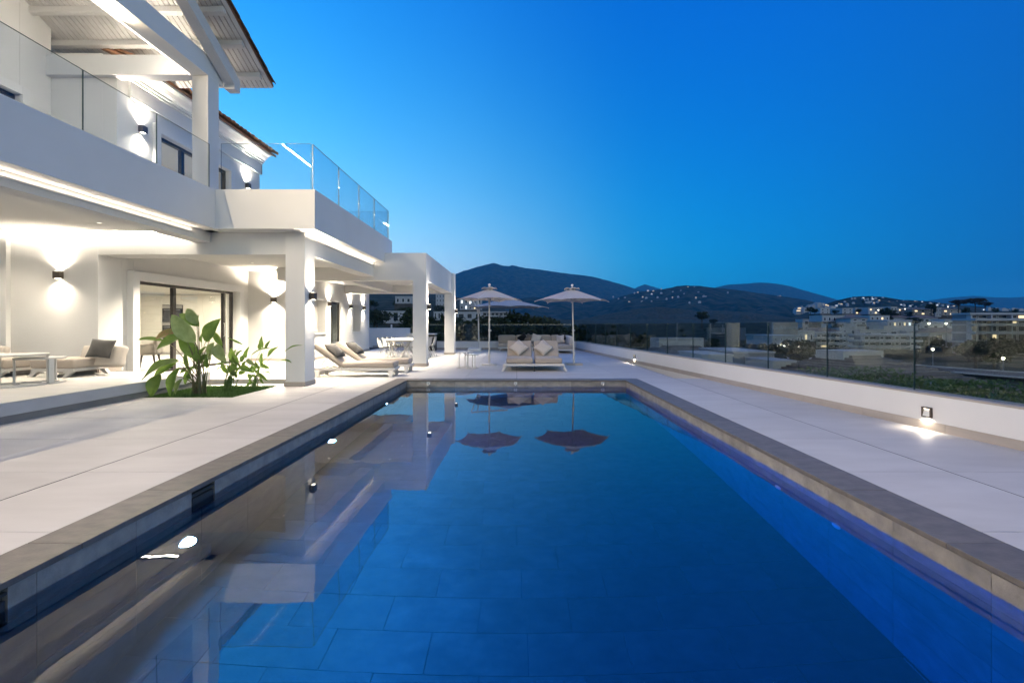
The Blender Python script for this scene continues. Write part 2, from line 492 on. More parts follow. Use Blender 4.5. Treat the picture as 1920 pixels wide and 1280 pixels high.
# wall tiles: rows; skimmer openings are left free in the left wall
SKIM = [(3.84, 4.13), (2.16, 2.45)]
ZR = [-0.035, -0.33, -0.68, -1.03, -1.38, FZ]
TL = 0.68
def wtile(axis, pos, a, b, z0, z1, inward):
    g = 0.002
    d = rnd.uniform(0.028, 0.031)
    if axis == 'x':
        x0, x1 = (pos - d, pos) if inward > 0 else (pos, pos + d)
        m = MB().box(x0, x1, a + g, b - g, z0 + g, z1 - g)
    else: m = MB().box(a + g, b - g, pos, pos + d, z0 + g, z1 - g)
    m.build("wall_tile", m_ptile if z1 > -0.1 else m_ptile_dim, pool)  # rows under water take the darkened copy
for r in range(5):
    z1, z0 = ZR[r], ZR[r + 1]
    off = 0.0
    n = int((PY1 - PY0) / TL) + 2
    for k in range(n):
        a, b = PY0 + (k - 1) * TL + off + 0.26, PY0 + k * TL + off + 0.26
        a, b = max(a, PY0), min(b, PY1)
        if b - a < 0.02: continue
        wtile('x', PX1, a, b, z0, z1, -1)
        segs = [(a, b)]
        if r == 0:
            for s0, s1 in SKIM:
                new = []
                for p, q in segs:
                    if q <= s0 or p >= s1: new.append((p, q))
                    else:
                        if p < s0: new.append((p, s0))
                        if q > s1: new.append((s1, q))
                segs = new
        for p, q in segs: wtile('x', PX0, p, q, z0, z1, 1)
    for k in range(9):
        a, b = max(PX0, PX0 + (k - 0.3) * TL), min(PX1, PX0 + (k + 0.7) * TL)
        if b - a > 0.02: wtile('y', PY1, a, b, z0, z1, 0)
for s0, s1 in SKIM:
    b = MB().box(PX0 - 0.30, PX0 - 0.28, s0, s1, -0.33, -0.06).box(PX0 - 0.28, PX0 - 0.001, s0, s1, -0.33, -0.31)
    b.box(PX0 - 0.28, PX0 - 0.001, s0, s1, -0.075, -0.06).box(PX0 - 0.028, PX0 - 0.002, s0 + 0.01, s1 - 0.01, -0.30, -0.10)
    b.build("skimmer", m_dark, pool)
# floor tiles, running bond
ROW = 0.36
k = 0
yv = 1.02
while yv < PY1 - 0.02:
    y1 = min(yv + ROW, PY1)
    off = (0.37 * k) % 0.70
    xv = PX0 - off
    while xv < PX1:
        a, b = max(xv, PX0), min(xv + 0.70, PX1)
        if b - a > 0.03:
            g = 0.0028
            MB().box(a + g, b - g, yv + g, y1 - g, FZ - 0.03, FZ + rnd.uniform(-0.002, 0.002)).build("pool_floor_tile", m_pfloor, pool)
        xv += 0.70
    yv += ROW; k += 1
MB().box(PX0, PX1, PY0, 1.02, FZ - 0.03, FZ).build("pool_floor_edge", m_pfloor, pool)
# water: one closed body, faintly rippled, blue by absorption
mw, t, o = nodes("pool_water")
rf = t.nodes.new("ShaderNodeBsdfRefraction"); rf.inputs["IOR"].default_value = 1.333; rf.inputs["Roughness"].default_value = 0.0
gs = t.nodes.new("ShaderNodeBsdfGlossy"); gs.inputs["Roughness"].default_value = 0.0
fr = t.nodes.new("ShaderNodeFresnel"); fr.inputs["IOR"].default_value = 2.4
gl = t.nodes.new("ShaderNodeMixShader")
t.links.new(fr.outputs[0], gl.inputs[0]); t.links.new(rf.outputs[0], gl.inputs[1]); t.links.new(gs.outputs[0], gl.inputs[2])
n1, _ = pos_noise(t, 1.3, (1.0, 0.55, 1), 2)
n2, _ = pos_noise(t, 5.5, (1.0, 0.5, 1), 2)
mad = t.nodes.new("ShaderNodeMath"); mad.operation = 'MULTIPLY_ADD'; mad.inputs[1].default_value = 0.22
t.links.new(n2.outputs["Fac"], mad.inputs[0]); t.links.new(n1.outputs["Fac"], mad.inputs[2])
bp = t.nodes.new("ShaderNodeBump"); bp.inputs["Strength"].default_value = 0.055; bp.inputs["Distance"].default_value = 0.03
t.links.new(mad.outputs[0], bp.inputs["Height"]); [t.links.new(bp.outputs[0], q.inputs["Normal"]) for q in (rf, gs, fr)]
va = t.nodes.new("ShaderNodeVolumeAbsorption")
va.inputs["Color"].default_value = (0.02, 0.58, 0.91, 1); va.inputs["Density"].default_value = 0.85
t.links.new(gl.outputs[0], o.inputs["Surface"]); t.links.new(va.outputs[0], o.inputs["Volume"])
wb = MB().box(PX0 - 0.012, PX1 + 0.012, PY0 - 0.012, PY1 + 0.012, FZ - 0.012, WZ)
tag(wb.build("water", mw), kind="structure")
# underwater lamps
def pool_lamp(loc, n, lbl, power, lit=True):
    t = thing("pool_lamp", lbl, "pool lamp", loc, math.atan2(n[1], n[0]), "round underwater pool lamps")
    ring = MB(); ring.lathe([(0.088, 0.0), (0.088, 0.014), (0.066, 0.016), (0.066, 0.004)], n=24)
    ring.v = [(z, x, y) for x, y, z in ring.v]
    ring.build("rim", m_steel, t, keep=False)
    ln = MB(); ln.lathe([(0.0001, 0.012), (0.064, 0.010), (0.064, 0.0), (0.0001, 0.0)], n=24)
    ln.v = [(z, x, y) for x, y, z in ln.v]
    ln.build("lens", m_plens if lit else m_grill, t, keep=False)
    if power:
        light("lamp_light", 'SPOT', Vector(loc) + Vector(n) * 0.03, power * 0.21, (0.34, 0.80, 1.0), (n[0], n[1], n[2] - 0.12), t, spot_size=R(165), spot_blend=0.7, shadow_soft_size=0.06)
PLZ = -0.80
pool_lamp((PX0, 3.74, PLZ), (1, 0, 0), "lit underwater lamp in the left pool wall, nearest the camera", 260)
pool_lamp((PX0, 6.65, PLZ), (1, 0, 0), "lit underwater lamp in the left pool wall, below the lit house column", 200)
pool_lamp((PX0, 9.55, PLZ), (1, 0, 0), "lit underwater lamp at the far end of the left pool wall", 150)
pool_lamp((PX0, 0.95, PLZ), (1, 0, 0), "lit underwater lamp beside the near end of the pool", 160)
for Y, l in ((3.86, "small round blue fitting low in the right pool wall, nearer one"), (4.72, "small round blue fitting low in the right pool wall, farther one")):
    t = thing("pool_inlet", l, "pool inlet", (PX1, Y, -0.62), math.pi, "pool wall inlets")
    ln = MB(); ln.lathe([(0.0001, 0.02), (0.02, 0.02), (0.024, 0.008), (0.05, 0.006), (0.05, 0.0), (0.0001, 0.0)], n=16)
    ln.v = [(z, x, y) for x, y, z in ln.v]
    ln.build("cap", m_grill, t, keep=False)
for X, l in ((-2.08, "white water spout at the left of the far pool wall"), (-0.03, "white water spout at the middle of the far pool wall"), (2.02, "white water spout at the right of the far pool wall")):
    t = thing("water_spout", l, "spout", (X, PY1, -0.075), 0, "spouts in the far pool wall")
    MB().box(-0.04, 0.04, -0.012, 0, -0.03, 0.034).build("plate", m_grill, t, 0.003, keep=False)
    MB().tube([(0, -0.01, 0), (0, -0.045, 0.0), (0, -0.062, -0.012), (0, -0.066, -0.045)], 0.017, 10).build("nozzle", m_steel, t, keep=False)

# ------------------------------------------------------------------ raised left terrace
ter = tag(empty("terrace_platform", (-6.7, 5, 0)), kind="structure")
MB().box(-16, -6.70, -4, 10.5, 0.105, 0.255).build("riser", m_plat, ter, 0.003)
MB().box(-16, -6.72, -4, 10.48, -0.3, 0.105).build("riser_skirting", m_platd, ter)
for j in range(len(YJ) - 1):
    y0, y1 = YJ[j], min(YJ[j + 1], 10.5)
    if y0 > 10.45: break
    for a in (-6.697, -7.967, -9.237, -10.507, -11.777):
        g = 0.0012
        MB().box(a - 1.27 + g, a - g, y0 + g, y1 - g, 0.2555, 0.28).build("terrace_tile", m_tile, ter)
MB().box(-16, -13.06, -4, 10.5, 0.2555, 0.28).build("terrace_tile_edge", m_tile, ter)
# porch floor one low step up
for j in range(len(YJ) - 1):
    y0, y1 = max(YJ[j], 10.62), min(YJ[j + 1], 15.9)
    if y1 <= y0: continue
    for a, b in ((-8.9, -7.64), (-7.64, -6.37), (-6.37, -5.1)):
        MB().box(a + 0.001, b - 0.001, y0 + 0.001, y1 - 0.001, -0.3, 0.10).build("porch_tile", m_tile, ter)

# ------------------------------------------------------------------ the villa
villa = thing("villa", "white two storey villa with glass balustrades and lit terraces along the left of the pool", "house", (-8.0, 10, 0))
def wall(name, *bx, mat=None, bevel=0.004, label=None):
    m = MB()
    for b in bx: m.box(*b)
    o = m.build(name, mat or m_stucco, villa, bevel, 1)
    if label: o["label"] = label
    return o
YW = 10.2
wall("wall", (-16, -8.9, YW, YW + 0.6, 0.0, 3.26))
wall("beam", (-8.9, -4.88, YW, YW + 0.55, 2.79, 3.26))
wall("pilaster", (-11.05, -10.75, YW - 0.10, YW, 0.28, 3.20))
wall("column", (-4.88, -4.47, 10.12, 10.62, 0, 3.26))
wall("drop_beam", (-4.88, -4.47, 10.62, 15.0, 2.81, 3.26))
# wall with the sliding door, facing the pool
XD = -8.9
D0, D1, DT, DB = 11.15, 15.2, 2.34, 0.10
wall("wall", (XD - 0.3, XD, YW + 0.6, D0, 0, 3.09), (XD - 0.3, XD, D1, 15.9, 0, 3.09), (XD - 0.3, XD, D0, D1, DT, 3.09))
wall("door_surround", (XD, XD + 0.15, D0 - 0.20, D0, 0.1, DT + 0.2), (XD, XD + 0.15, D1, D1 + 0.2, 0.1, DT + 0.2), (XD, XD + 0.15, D0, D1, DT, DT + 0.2), mat=m_trimw)
wall("wall", (-9.2, -7.5, 15.9, 16.2, 0, 3.09))
def skirt(*b): return wall("skirting", *b, mat=m_skirt, bevel=0.002)
skirt((-8.9, -7.5, 15.88, 15.9, 0.1, 0.2))
skirt((-16, -8.9, YW - 0.02, YW, 0.28, 0.38), (-8.9, -8.88, YW, YW + 0.6, 0.28, 0.38))
def colskirt(x0, x1, y0, y1):
    d = 0.02
    skirt((x0 - d, x1 + d, y0 - d, y0, 0, 0.1), (x0 - d, x1 + d, y1, y1 + d, 0, 0.1), (x0 - d, x0, y0, y1, 0, 0.1), (x1, x1 + d, y0, y1, 0, 0.1))
colskirt(-4.88, -4.47, 10.12, 10.62)
# porch wall along the dining terrace (faces the pool) with recesses and a door
XP = -7.5
def pw(y0, y1, z0, z1): return (XP - 0.35, XP, y0, y1, z0, z1)
ops = [(17.75, 18.85, 1.0, 2.25), (19.35, 20.45, 0.0, 2.25), (21.95, 23.05, 1.0, 2.25)]
segs, yy = [], 16.2
for a, b, z0, z1 in ops:
    segs.append(pw(yy, a, 0, 3.09)); segs.append(pw(a, b, z1, 3.09))
    if z0 > 0: segs.append(pw(a, b, 0, z0))
    yy = b
segs.append(pw(yy, 24.4, 0, 3.09))
wall("wall", *segs)
wall("wall", (-9.2, XP - 0.35, 24.1, 24.4, 0, 3.09))
for a, b, z0, z1 in ops:
    if z0 > 0:
        wall("window_recess", (XP - 0.36, XP - 0.33, a, b, z0, z1), mat=m_iwall, bevel=0)
        wall("window_sill", (XP - 0.33, XP + 0.05, a - 0.03, b + 0.03, z0 - 0.05, z0 + 0.001), mat=m_trimw)
skirt((XP, XP + 0.02, 16.2, 19.35, 0, 0.1), (XP, XP + 0.02, 20.45, 24.4, 0, 0.1))
# garden door in that wall
gd = wall("garden_door", (XP - 0.12, XP - 0.06, 19.35, 19.43, 0, 2.25), (XP - 0.12, XP - 0.06, 20.37, 20.45, 0, 2.25), (XP - 0.12, XP - 0.06, 19.43, 20.37, 2.16, 2.25), mat=m_frame, bevel=0.004)
MB().box(XP - 0.095, XP - 0.085, 19.43, 20.37, 0.02, 2.16).build("pane", m_pane, gd)
cu = MB()
cp = [(XP - 0.42 + 0.035 * math.sin(i * 1.3), 19.75 + i * 0.035) for i in range(22)]
for (a, b), (c, d) in zip(cp[:-1], cp[1:]): cu.add([(a, b, 0.05), (c, d, 0.05), (c, d, 2.2), (a, b, 2.2)], [(0, 1, 2, 3)], True)
cu.build("curtain", m_curt, villa)
# dining porch: beams, columns, roof
wall("beam", (-7.5, -2.83, 15.0, 15.4, 2.69, 3.55))
wall("beam", (-3.25, -2.83, 15.4, 20.9, 2.68, 3.55))
wall("beam", (-7.5, -2.72, 20.9, 21.3, 2.67, 3.55))
wall("beam", (-5.75, -5.4, 15.4, 20.9, 2.71, 3.02))
wall("column", (-3.25, -2.83, 15.0, 15.36, 0, 2.69))
wall("column", (-3.15, -2.72, 20.9, 21.3, 0, 2.67))
colskirt(-3.25, -2.83, 15.0, 15.36); colskirt(-3.15, -2.72, 20.9, 21.3)
wall("roof_slab", (-7.85, -3.25, 15.4, 20.9, 3.02, 3.5))
wall("ceiling", (-9.2, -4.88, YW + 0.55, 15.0, 3.09, 3.2), (-9.2, -7.5, 15.0, 16.2, 3.09, 3.2), mat=m_soffit)
wall("ceiling", (-7.85, -7.5, 16.2, 24.4, 3.09, 3.2), (-7.5, -5.3, 21.3, 24.4, 2.95, 3.2), mat=m_soffit)
# balcony: slabs, drop beams, parapets
wall("ceiling", (-16, -6.31, -4, YW, 3.262, 3.45), (-8.25, -4.275, 9.95, 15.72, 3.262, 3.45), mat=m_soffit)
wall("drop_beam", (-6.84, -6.5, -4, YW, 3.05, 3.262))
wall("parapet", (-6.31, -6.16, -4, 9.95, 3.26, 4.06))
wall("parapet", (-6.16, -4.125, 9.8, 9.95, 3.26, 4.065), (-4.275, -4.125, 9.95, 15.72, 3.26, 4.065), (-8.25, -4.125, 15.72, 15.87, 3.26, 4.065))
# led strips tucked under the slab, then profiles with added soffit lights
def strip(*b, mat=None): return wall("led_strip", b, mat=mat or m_led, bevel=0)
strip(-15.5, -7.0, YW - 0.14, YW - 0.11, 3.235, 3.255)
strip(-6.885, -6.865, -3.5, YW - 0.1, 3.20, 3.215)
MB().box(-6.499, -6.485, -3.5, 9.7, 3.15, 3.165).build("added_led_profile", m_trimw, villa)
light("added_led_light", 'AREA', (-6.48, 3.1, 3.172), 1.15, aim=(0.45, 0, 0.9), parent=villa, shape='RECTANGLE', size=13.0, size_y=0.012)  # added light that brightens the soffit, profile only dresses it
MB().box(-4.469, -4.455, 10.1, 15.0, 3.15, 3.165).build("added_led_profile", m_trimw, villa)
light("added_led_light", 'AREA', (-4.45, 12.5, 3.172), 0.55, aim=(0.45, 0, 0.9), parent=villa, shape='RECTANGLE', size=4.9, size_y=0.012)  # same added soffit light along the corner balcony

strip(-6.66, -6.64, -3.5, 9.75, 6.378, 6.388, mat=m_slens)  # added line that dresses the light below it
light("added_led_light", 'AREA', (-6.6, 2.3, 6.375), 68, (1.0, 0.81, 0.56), aim=(1.0, 0, -0.04), parent=villa, shape='RECTANGLE', size=11.4, size_y=0.03)  # added light, aimed outward to brighten the right deck and wall
# upper floor
XU = -8.25
U0, U1, UT = 11.05, 13.75, 5.70
wall("wall", (XU - 0.3, XU, 9.9, U0, 3.45, 6.5), (XU - 0.3, XU, U1, 15.4, 3.45, 6.5), (XU - 0.3, XU, U0, U1, UT, 6.5))
wall("wall", (-14, XU - 0.3, 15.1, 15.4, 3.45, 6.5))
wall("wall", (-9.9, XU - 0.3, 9.9, 10.2, 3.45, 6.9))
wall("window_surround", (XU, XU + 0.07, U0 - 0.18, U0, 3.45, UT + 0.18), (XU, XU + 0.07, U1, U1 + 0.18, 3.45, UT + 0.18), (XU, XU + 0.07, U0, U1, UT, UT + 0.18), mat=m_trimw)
XN = -9.6
wall("wall", (XN - 0.3, XN, -4, 7.2, 3.45, 8.0), (XN - 0.3, XN, 9.27, 9.9, 3.45, 8.0), (XN - 0.3, XN, 7.2, 9.27, 5.74, 8.0))
wall("window_surround", (XN, XN + 0.06, 9.27, 9.42, 3.45, 5.9), (XN, XN + 0.06, 7.2, 9.27, 5.74, 5.9), mat=m_trimw)
# moulded cornice
prof = [(XU, 6.13), (XU + 0.05, 6.13), (XU + 0.05, 6.47), (XU + 0.09, 6.47), (XU + 0.09, 6.52), (XU + 0.13, 6.52), (XU + 0.13, 6.57), (XU + 0.18, 6.60),
        (XU + 0.24, 6.68), (XU + 0.33, 6.73), (XU + 0.33, 6.78), (XU, 6.78)]
MB().xprism(prof, 10.2, 15.46).build("cornice", m_trimw, villa)
MB().xprism([(15.4, 6.13), (15.45, 6.13), (15.45, 6.47), (15.55, 6.6), (15.7, 6.73), (15.7, 6.78), (15.4, 6.78)], -12, XU + 0.05, 'x').build("cornice", m_trimw, villa)
# sliding doors
def slider(name, x, y0, y1, z0, z1, mulls, label=None, fw=0.07):
    fr = MB()
    fr.box(x - 0.05, x + 0.05, y0, y1, z1 - fw, z1).box(x - 0.05, x + 0.05, y0, y1, z0, z0 + 0.05)
    fr.box(x - 0.05, x + 0.05, y0, y0 + fw * 0.6, z0 + 0.05, z1 - fw).box(x - 0.05, x + 0.05, y1 - fw * 0.6, y1, z0 + 0.05, z1 - fw)
    for m in mulls: fr.box(x - 0.045, x + 0.045, m - 0.055, m + 0.055, z0 + 0.05, z1 - fw)
    o = fr.build(name, m_frame, villa, 0.004, 1)
    if label: o["label"] = label
    e = [y0] + list(mulls) + [y1]
    for a, b in zip(e[:-1], e[1:]):
        MB().box(x - 0.006, x + 0.006, a + 0.05, b - 0.05, z0 + 0.05, z1 - fw).build("pane", m_pane, o)
    return o
sl = slider("sliding_door", XD - 0.14, D0, D1, DB, DT, (12.62, 14.78), "dark framed sliding door to the kitchen")
MB().tube([(XD - 0.08, 14.70, 0.95), (XD - 0.05, 14.70, 0.95), (XD - 0.05, 14.70, 1.35), (XD - 0.08, 14.70, 1.35)], 0.012, 6).build("handle", m_steel, sl)
slider("balcony_door", XU - 0.14, U0, U1, 3.45, UT, (12.0, 12.95))
slider("balcony_window", XN - 0.14, 7.2, 9.27, 3.45, 5.74, (8.2,))
# roof tile: a half barrel
def barrel(n=8, r0=0.10, r1=0.085, L=0.42, th=0.016):
    m = MB(); vs = []
    for (yy, r) in ((0, r0), (L, r1)):
        for q in (r, r - th):
            for k in range(n + 1):
                a = math.pi * k / n
                vs.append((q * math.cos(a), yy, q * math.sin(a) * 0.8))
    N = n + 1
    fs = []
    for k in range(n):
        fs += [(k, k + 1, 2 * N + k + 1, 2 * N + k), (N + k + 1, N + k, 3 * N + k, 3 * N + k + 1), (k + 1, k, N + k, N + k + 1)]
    return m.add(vs, fs, False)
bar0 = barrel().build("roof_tile", m_terra, None)
first = [True]
def rtile(loc, rot, parent):
    if first[0]:
        first[0] = False
        bar0.matrix_basis = Matrix.Translation(loc) @ rot
        setparent(bar0, parent); return bar0
    return place(bar0, "roof_tile", loc, parent, rot=rot)
# low roof over the upper wing: eave runs along the wall
roofw = MB().xprism([(-7.88, 6.775), (-13, 8.9), (-13, 8.96), (-7.88, 6.83)], 10.15, 15.72).build("wing_roof", m_terra, villa)
slope = math.atan2(2.125, 5.12)
for i in range(28):
    yv = 10.25 + i * 0.2
    for j in range(3):
        rot = Matrix.Rotation(math.pi / 2, 4, 'Z') @ Matrix.Rotation(slope, 4, 'X')
        rtile((-7.83 - j * 0.36 + rnd.uniform(-.012, .012), yv + rnd.uniform(-.012, .012), 6.835 + j * 0.36 * math.tan(slope) + 0.012 * (2 - j)), rot @ Matrix.Rotation(rnd.uniform(-.05, .05), 4, 'Z'), roofw)
# lower roof farther back
roofb = MB().xprism([(-7.6, 5.02), (-11, 6.4), (-11, 6.46), (-7.6, 5.08)], 15.9, 20.5).build("back_roof", m_terra, villa)
wall("wall", (-11, -8.0, 15.9, 20.3, 3.3, 4.9))
MB().xprism([(-8.0, 4.75), (-7.9, 4.75), (-7.62, 4.98), (-7.62, 5.02), (-8.0, 5.02)], 15.9, 20.4).build("cornice", m_trimw, villa)
for i in range(23):
    for j in range(2):
        rtile((-7.56 - j * 0.36, 16.0 + i * 0.2, 5.085 + j * 0.36 * 0.406 + 0.01 * (1 - j)), Matrix.Rotation(math.pi / 2, 4, 'Z') @ Matrix.Rotation(math.atan(0.406), 4, 'X'), roofb)
# gable porch roof: boards, purlins, rafter, header
XG, YE, ZE, SL = -5.68, 11.2, 6.81, 0.445
YR = 6.2
def rz(Y): return ZE + SL * (YE - Y)
th = math.atan(SL)
gr = MB().xprism([(YE, ZE + 0.03), (YR, rz(YR) + 0.03), (1.2, rz(YR) + 0.03 - SL * (YR - 1.2)), (1.2, rz(YR) + 0.09 - SL * (YR - 1.2)), (YR, rz(YR) + 0.09), (YE, ZE + 0.09)], -13, XG, 'x').build("gable_roof", m_terra, villa)
MB().xprism([(YR, rz(YR)), (1.2, rz(YR) - SL * (YR - 1.2)), (1.2, rz(YR) + 0.028 - SL * (YR - 1.2)), (YR, rz(YR) + 0.028)], -13, XG - 0.01, 'x').build("board_panel", m_plank, gr)
pl0 = None
xx = XG - 0.055
while xx > -12.9:
    if pl0 is None:
        L = (YE - YR)
        m = MB().xprism([(0, 0.0), (-L, SL * L), (-L, SL * L + 0.026), (0, 0.026)], -0.0455, 0.0455, 'x')
        pl0 = m.build("ceiling_board", m_plank, None, 0.006, 1)
        pl0.location = (xx, YE, ZE); setparent(pl0, gr)
    else: place(pl0, "ceiling_board", (xx, YE, ZE), gr)
    xx -= 0.104
for Y in (10.82, 10.12, 9.48, 8.84, 8.2, 7.56, 6.92):
    z = rz(Y) - 0.005
    MB().hexa([(-13, Y - 0.045, z - 0.13), (XG - 0.09, Y - 0.045, z - 0.13 + 0.02), (XG - 0.09, Y + 0.045, z - 0.13 - 0.02), (-13, Y + 0.045, z - 0.15),
               (-13, Y - 0.045, z + 0.0), (XG - 0.09, Y - 0.045, z + 0.0), (XG - 0.09, Y + 0.045, z - 0.03), (-13, Y + 0.045, z - 0.03)]).build("purlin", m_plank, villa, 0.006, 1)
sr = 0.54
MB().xprism([(10.52, 6.36), (10.30, 6.36), (10.30, 6.36 + 0.10), (5.0, 6.46 + sr * 5.3), (5.0, 6.46 + sr * 5.3 + 0.27), (10.52, 6.64)], -6.28, -6.06, 'x').build("rafter", m_plank, villa, 0.006, 1)
wall("header_beam", (-6.70, -6.30, -4, 10.3, 6.39, 6.80), mat=m_trimw)
wall("cross_beam", (-9.6, -6.70, 9.78, 10.03, 6.39, 6.80), mat=m_trimw)
wall("column", (-6.63, -6.30, 9.8, 10.15, 3.45, 6.39))
strip(-9.3, -6.9, 10.06, 10.08, 6.66, 6.68)
strip(-6.74, -6.715, -3.5, 9.6, 6.70, 6.73, mat=m_led3)
for i in range(26):
    rtile((XG - 0.12 - i * 0.205, YE + 0.05, ZE + 0.055), Matrix.Rotation(math.pi, 4, 'Z') @ Matrix.Rotation(th, 4, 'X'), gr)
for i in range(14):
    Y = YE - 0.02 - i * 0.36
    rtile((XG - 0.03, Y, rz(Y) + 0.075), Matrix.Rotation(math.pi, 4, 'Z') @ Matrix.Rotation(th, 4, 'X'), gr)

# kitchen behind the sliding door
wall("room_wall", (-17, -9.2, 20.2, 20.4, 0, 2.7), (-17.2, -17, 10.2, 20.4, 0, 2.7), (-17, -16, 10.2, 10.4, 0, 2.7), (-9.2, -9.0, 16.2, 20.2, 0, 2.7), mat=m_iwall, bevel=0)
wall("room_floor", (-17, -9.2, 10.8, 20.2, -0.1, 0.10), mat=m_tile, bevel=0)
wall("room_ceiling", (-17, -9.2, 10.8, 20.2, 2.55, 2.7), mat=m_soffit, bevel=0)
kc = thing("kitchen_cabinets", "tall pale kitchen cabinets with a built in oven seen through the sliding door", "cabinets", (-14.5, 19.9, 0.1))
for i in range(8):
    x = -17.0 + i * 0.85
    if i == 3:
        MB().box(x + 0.004, x + 0.846, 19.55, 20.15, 0.18, 0.75).build("cabinet_door", m_cab, kc, 0.003, 1)
        MB().box(x + 0.004, x + 0.846, 19.55, 20.15, 2.13, 2.54).build("cabinet_door", m_cab, kc, 0.003, 1)
        for z in (0.76, 1.45):
            ov = MB().box(x + 0.02, x + 0.83, 19.54, 20.15, z, z + 0.66).build("oven", m_oven, kc, 0.004, 1)
            MB().box(x + 0.02, x + 0.83, 19.53, 19.54, z + 0.52, z + 0.64).build("oven_panel", m_steel, ov)
            MB().tube([(x + 0.1, 19.51, z + 0.46), (x + 0.75, 19.51, z + 0.46)], 0.012, 6).build("oven_handle", m_steel, ov)
    else:
        MB().box(x + 0.004, x + 0.846, 19.55, 20.15, 0.18, 1.05).build("cabinet_door", m_cab, kc, 0.003, 1)
        MB().box(x + 0.004, x + 0.846, 19.55, 20.15, 1.056, 2.54).build("cabinet_door", m_cab, kc, 0.003, 1)
MB().box(-17, -10.2, 19.62, 20.15, 0.10, 0.18).build("plinth", m_steel, kc)
for (x, y) in ((-13.6, 12.6), (-11.2, 14.6), (-13.6, 17.0), (-11.0, 18.0)):
    t = thing("ceiling_lamp", "round lit lamp flush in the kitchen ceiling", "ceiling lamp", (x, y, 2.55), 0, "kitchen ceiling lamps")
    MB().disc((0, 0, -0.02), 0.09, 16, 0.018).build("lens", m_lens, t, keep=False)
    MB().lathe([(0.10, -0.024), (0.115, -0.024), (0.115, -0.001), (0.10, -0.001), (0.10, -0.024)], n=16).build("rim", m_trimw, t, keep=False)
    light("lamp_light", 'AREA', (x, y, 2.52), 11, aim=(0, 0, -1), parent=t, shape='DISK', size=0.17)
# rooms behind other panes: plain lit walls
wall("room_wall", (-14, -8.55, 14.9, 15.1, 3.45, 6.1), (-11.2, -11.0, 10.2, 14.9, 3.45, 6.1), mat=m_iwall, bevel=0)
wall("room_ceiling", (-11, -8.55, 10.2, 14.9, 6.0, 6.1), mat=m_soffit, bevel=0)
wall("room_floor", (-14, -8.55, 10.2, 14.9, 3.3, 3.45), mat=m_tile, bevel=0)
wall("room_wall", (-12.2, -12.0, 4, 9.9, 3.45, 6.9), mat=m_iwall, bevel=0)
wall("room_wall", (-9.0, -8.9, 16.2, 24.1, 0, 3.0), mat=m_iwall, bevel=0)
wall("room_ceiling", (-9.0, -7.85, 16.2, 24.1, 2.6, 2.7), mat=m_soffit, bevel=0)

# lamps on the house
wall_lamp((gx(115, YW), YW, gz(516, YW)), (0, -1, 0), "wall lamp on the left terrace wall above the single lounge seat", 13, 9)
wall_lamp((gx(515, 15.9), 15.9, gz(562, 15.9)), (0, -1, 0), "wall lamp on the back wall of the porch behind the planted bed", 60, 24, 0.16)
wall_lamp((-4.47, 10.37, 1.92), (1, 0, 0), "wall lamp on the side of the near terrace column", 15, 12)
wall_lamp((-2.83, 15.18, 1.87), (1, 0, 0), "wall lamp on the side of the dining porch column nearer the pool", 12, 12)
wall_lamp((-2.72, 21.1, 1.9), (1, 0, 0), "wall lamp on the side of the farthest porch column", 12, 12)
for Y, l in ((19.1, "wall lamp just left of the garden door of the dining porch"), (21.55, "wall lamp between the garden door and the recessed window"), (23.4, "wall lamp nearest the end of the dining porch wall"), (17.1, "wall lamp of the dining porch wall hidden nearest the corner")):
    wall_lamp((XP, Y, 2.13), (1, 0, 0), l, 15, 11, 0.17)
wall_lamp((XU, 10.5, 5.57), (1, 0, 0), "wall lamp on the upper floor left of the balcony door", 11, 8)
wall_lamp((XU, 14.62, 5.53), (1, 0, 0), "wall lamp on the upper floor near the end of the wing", 11, 8)
# added downlights, set in to light the terrace, porches and upper room
def added_downlight(x, y, z, power, where, ang=120):
    t = thing("added_downlight", "small round added lamp in the ceiling " + where, "added_downlight", (x, y, z), 0, "added lamps in the ceiling " + where)
    MB().disc((0, 0, -0.012), 0.04, 14, 0.008).build("lens", m_dlens, t, keep=False)
    MB().lathe([(0.042, -0.014), (0.055, -0.012), (0.055, -0.0005), (0.042, -0.0005), (0.042, -0.014)], n=14).build("rim", m_trimw, t, keep=False)
    light("lamp_light", 'SPOT', (x, y, z - 0.03), power, aim=(0, 0, -1), parent=t, spot_size=R(ang), spot_blend=0.9, shadow_soft_size=0.04)
for y in (1.5, 4.5, 7.2, 9.2):
    for x in (-8.0, -10.4): added_downlight(x, y, 3.262, 7.5, "of the left terrace")
for y in (11.8, 13.8):
    for x in (-5.7, -7.6): added_downlight(x, y, 3.09, 85, "of the planted porch")
for y in (16.6, 18.4, 20.0):
    for x in (-4.4, -6.5): added_downlight(x, y, 3.02, 40, "of the dining porch")
for y in (11.0, 12.6, 14.2): added_downlight(-8.95, y, 6.0, 45, "of the upper room")

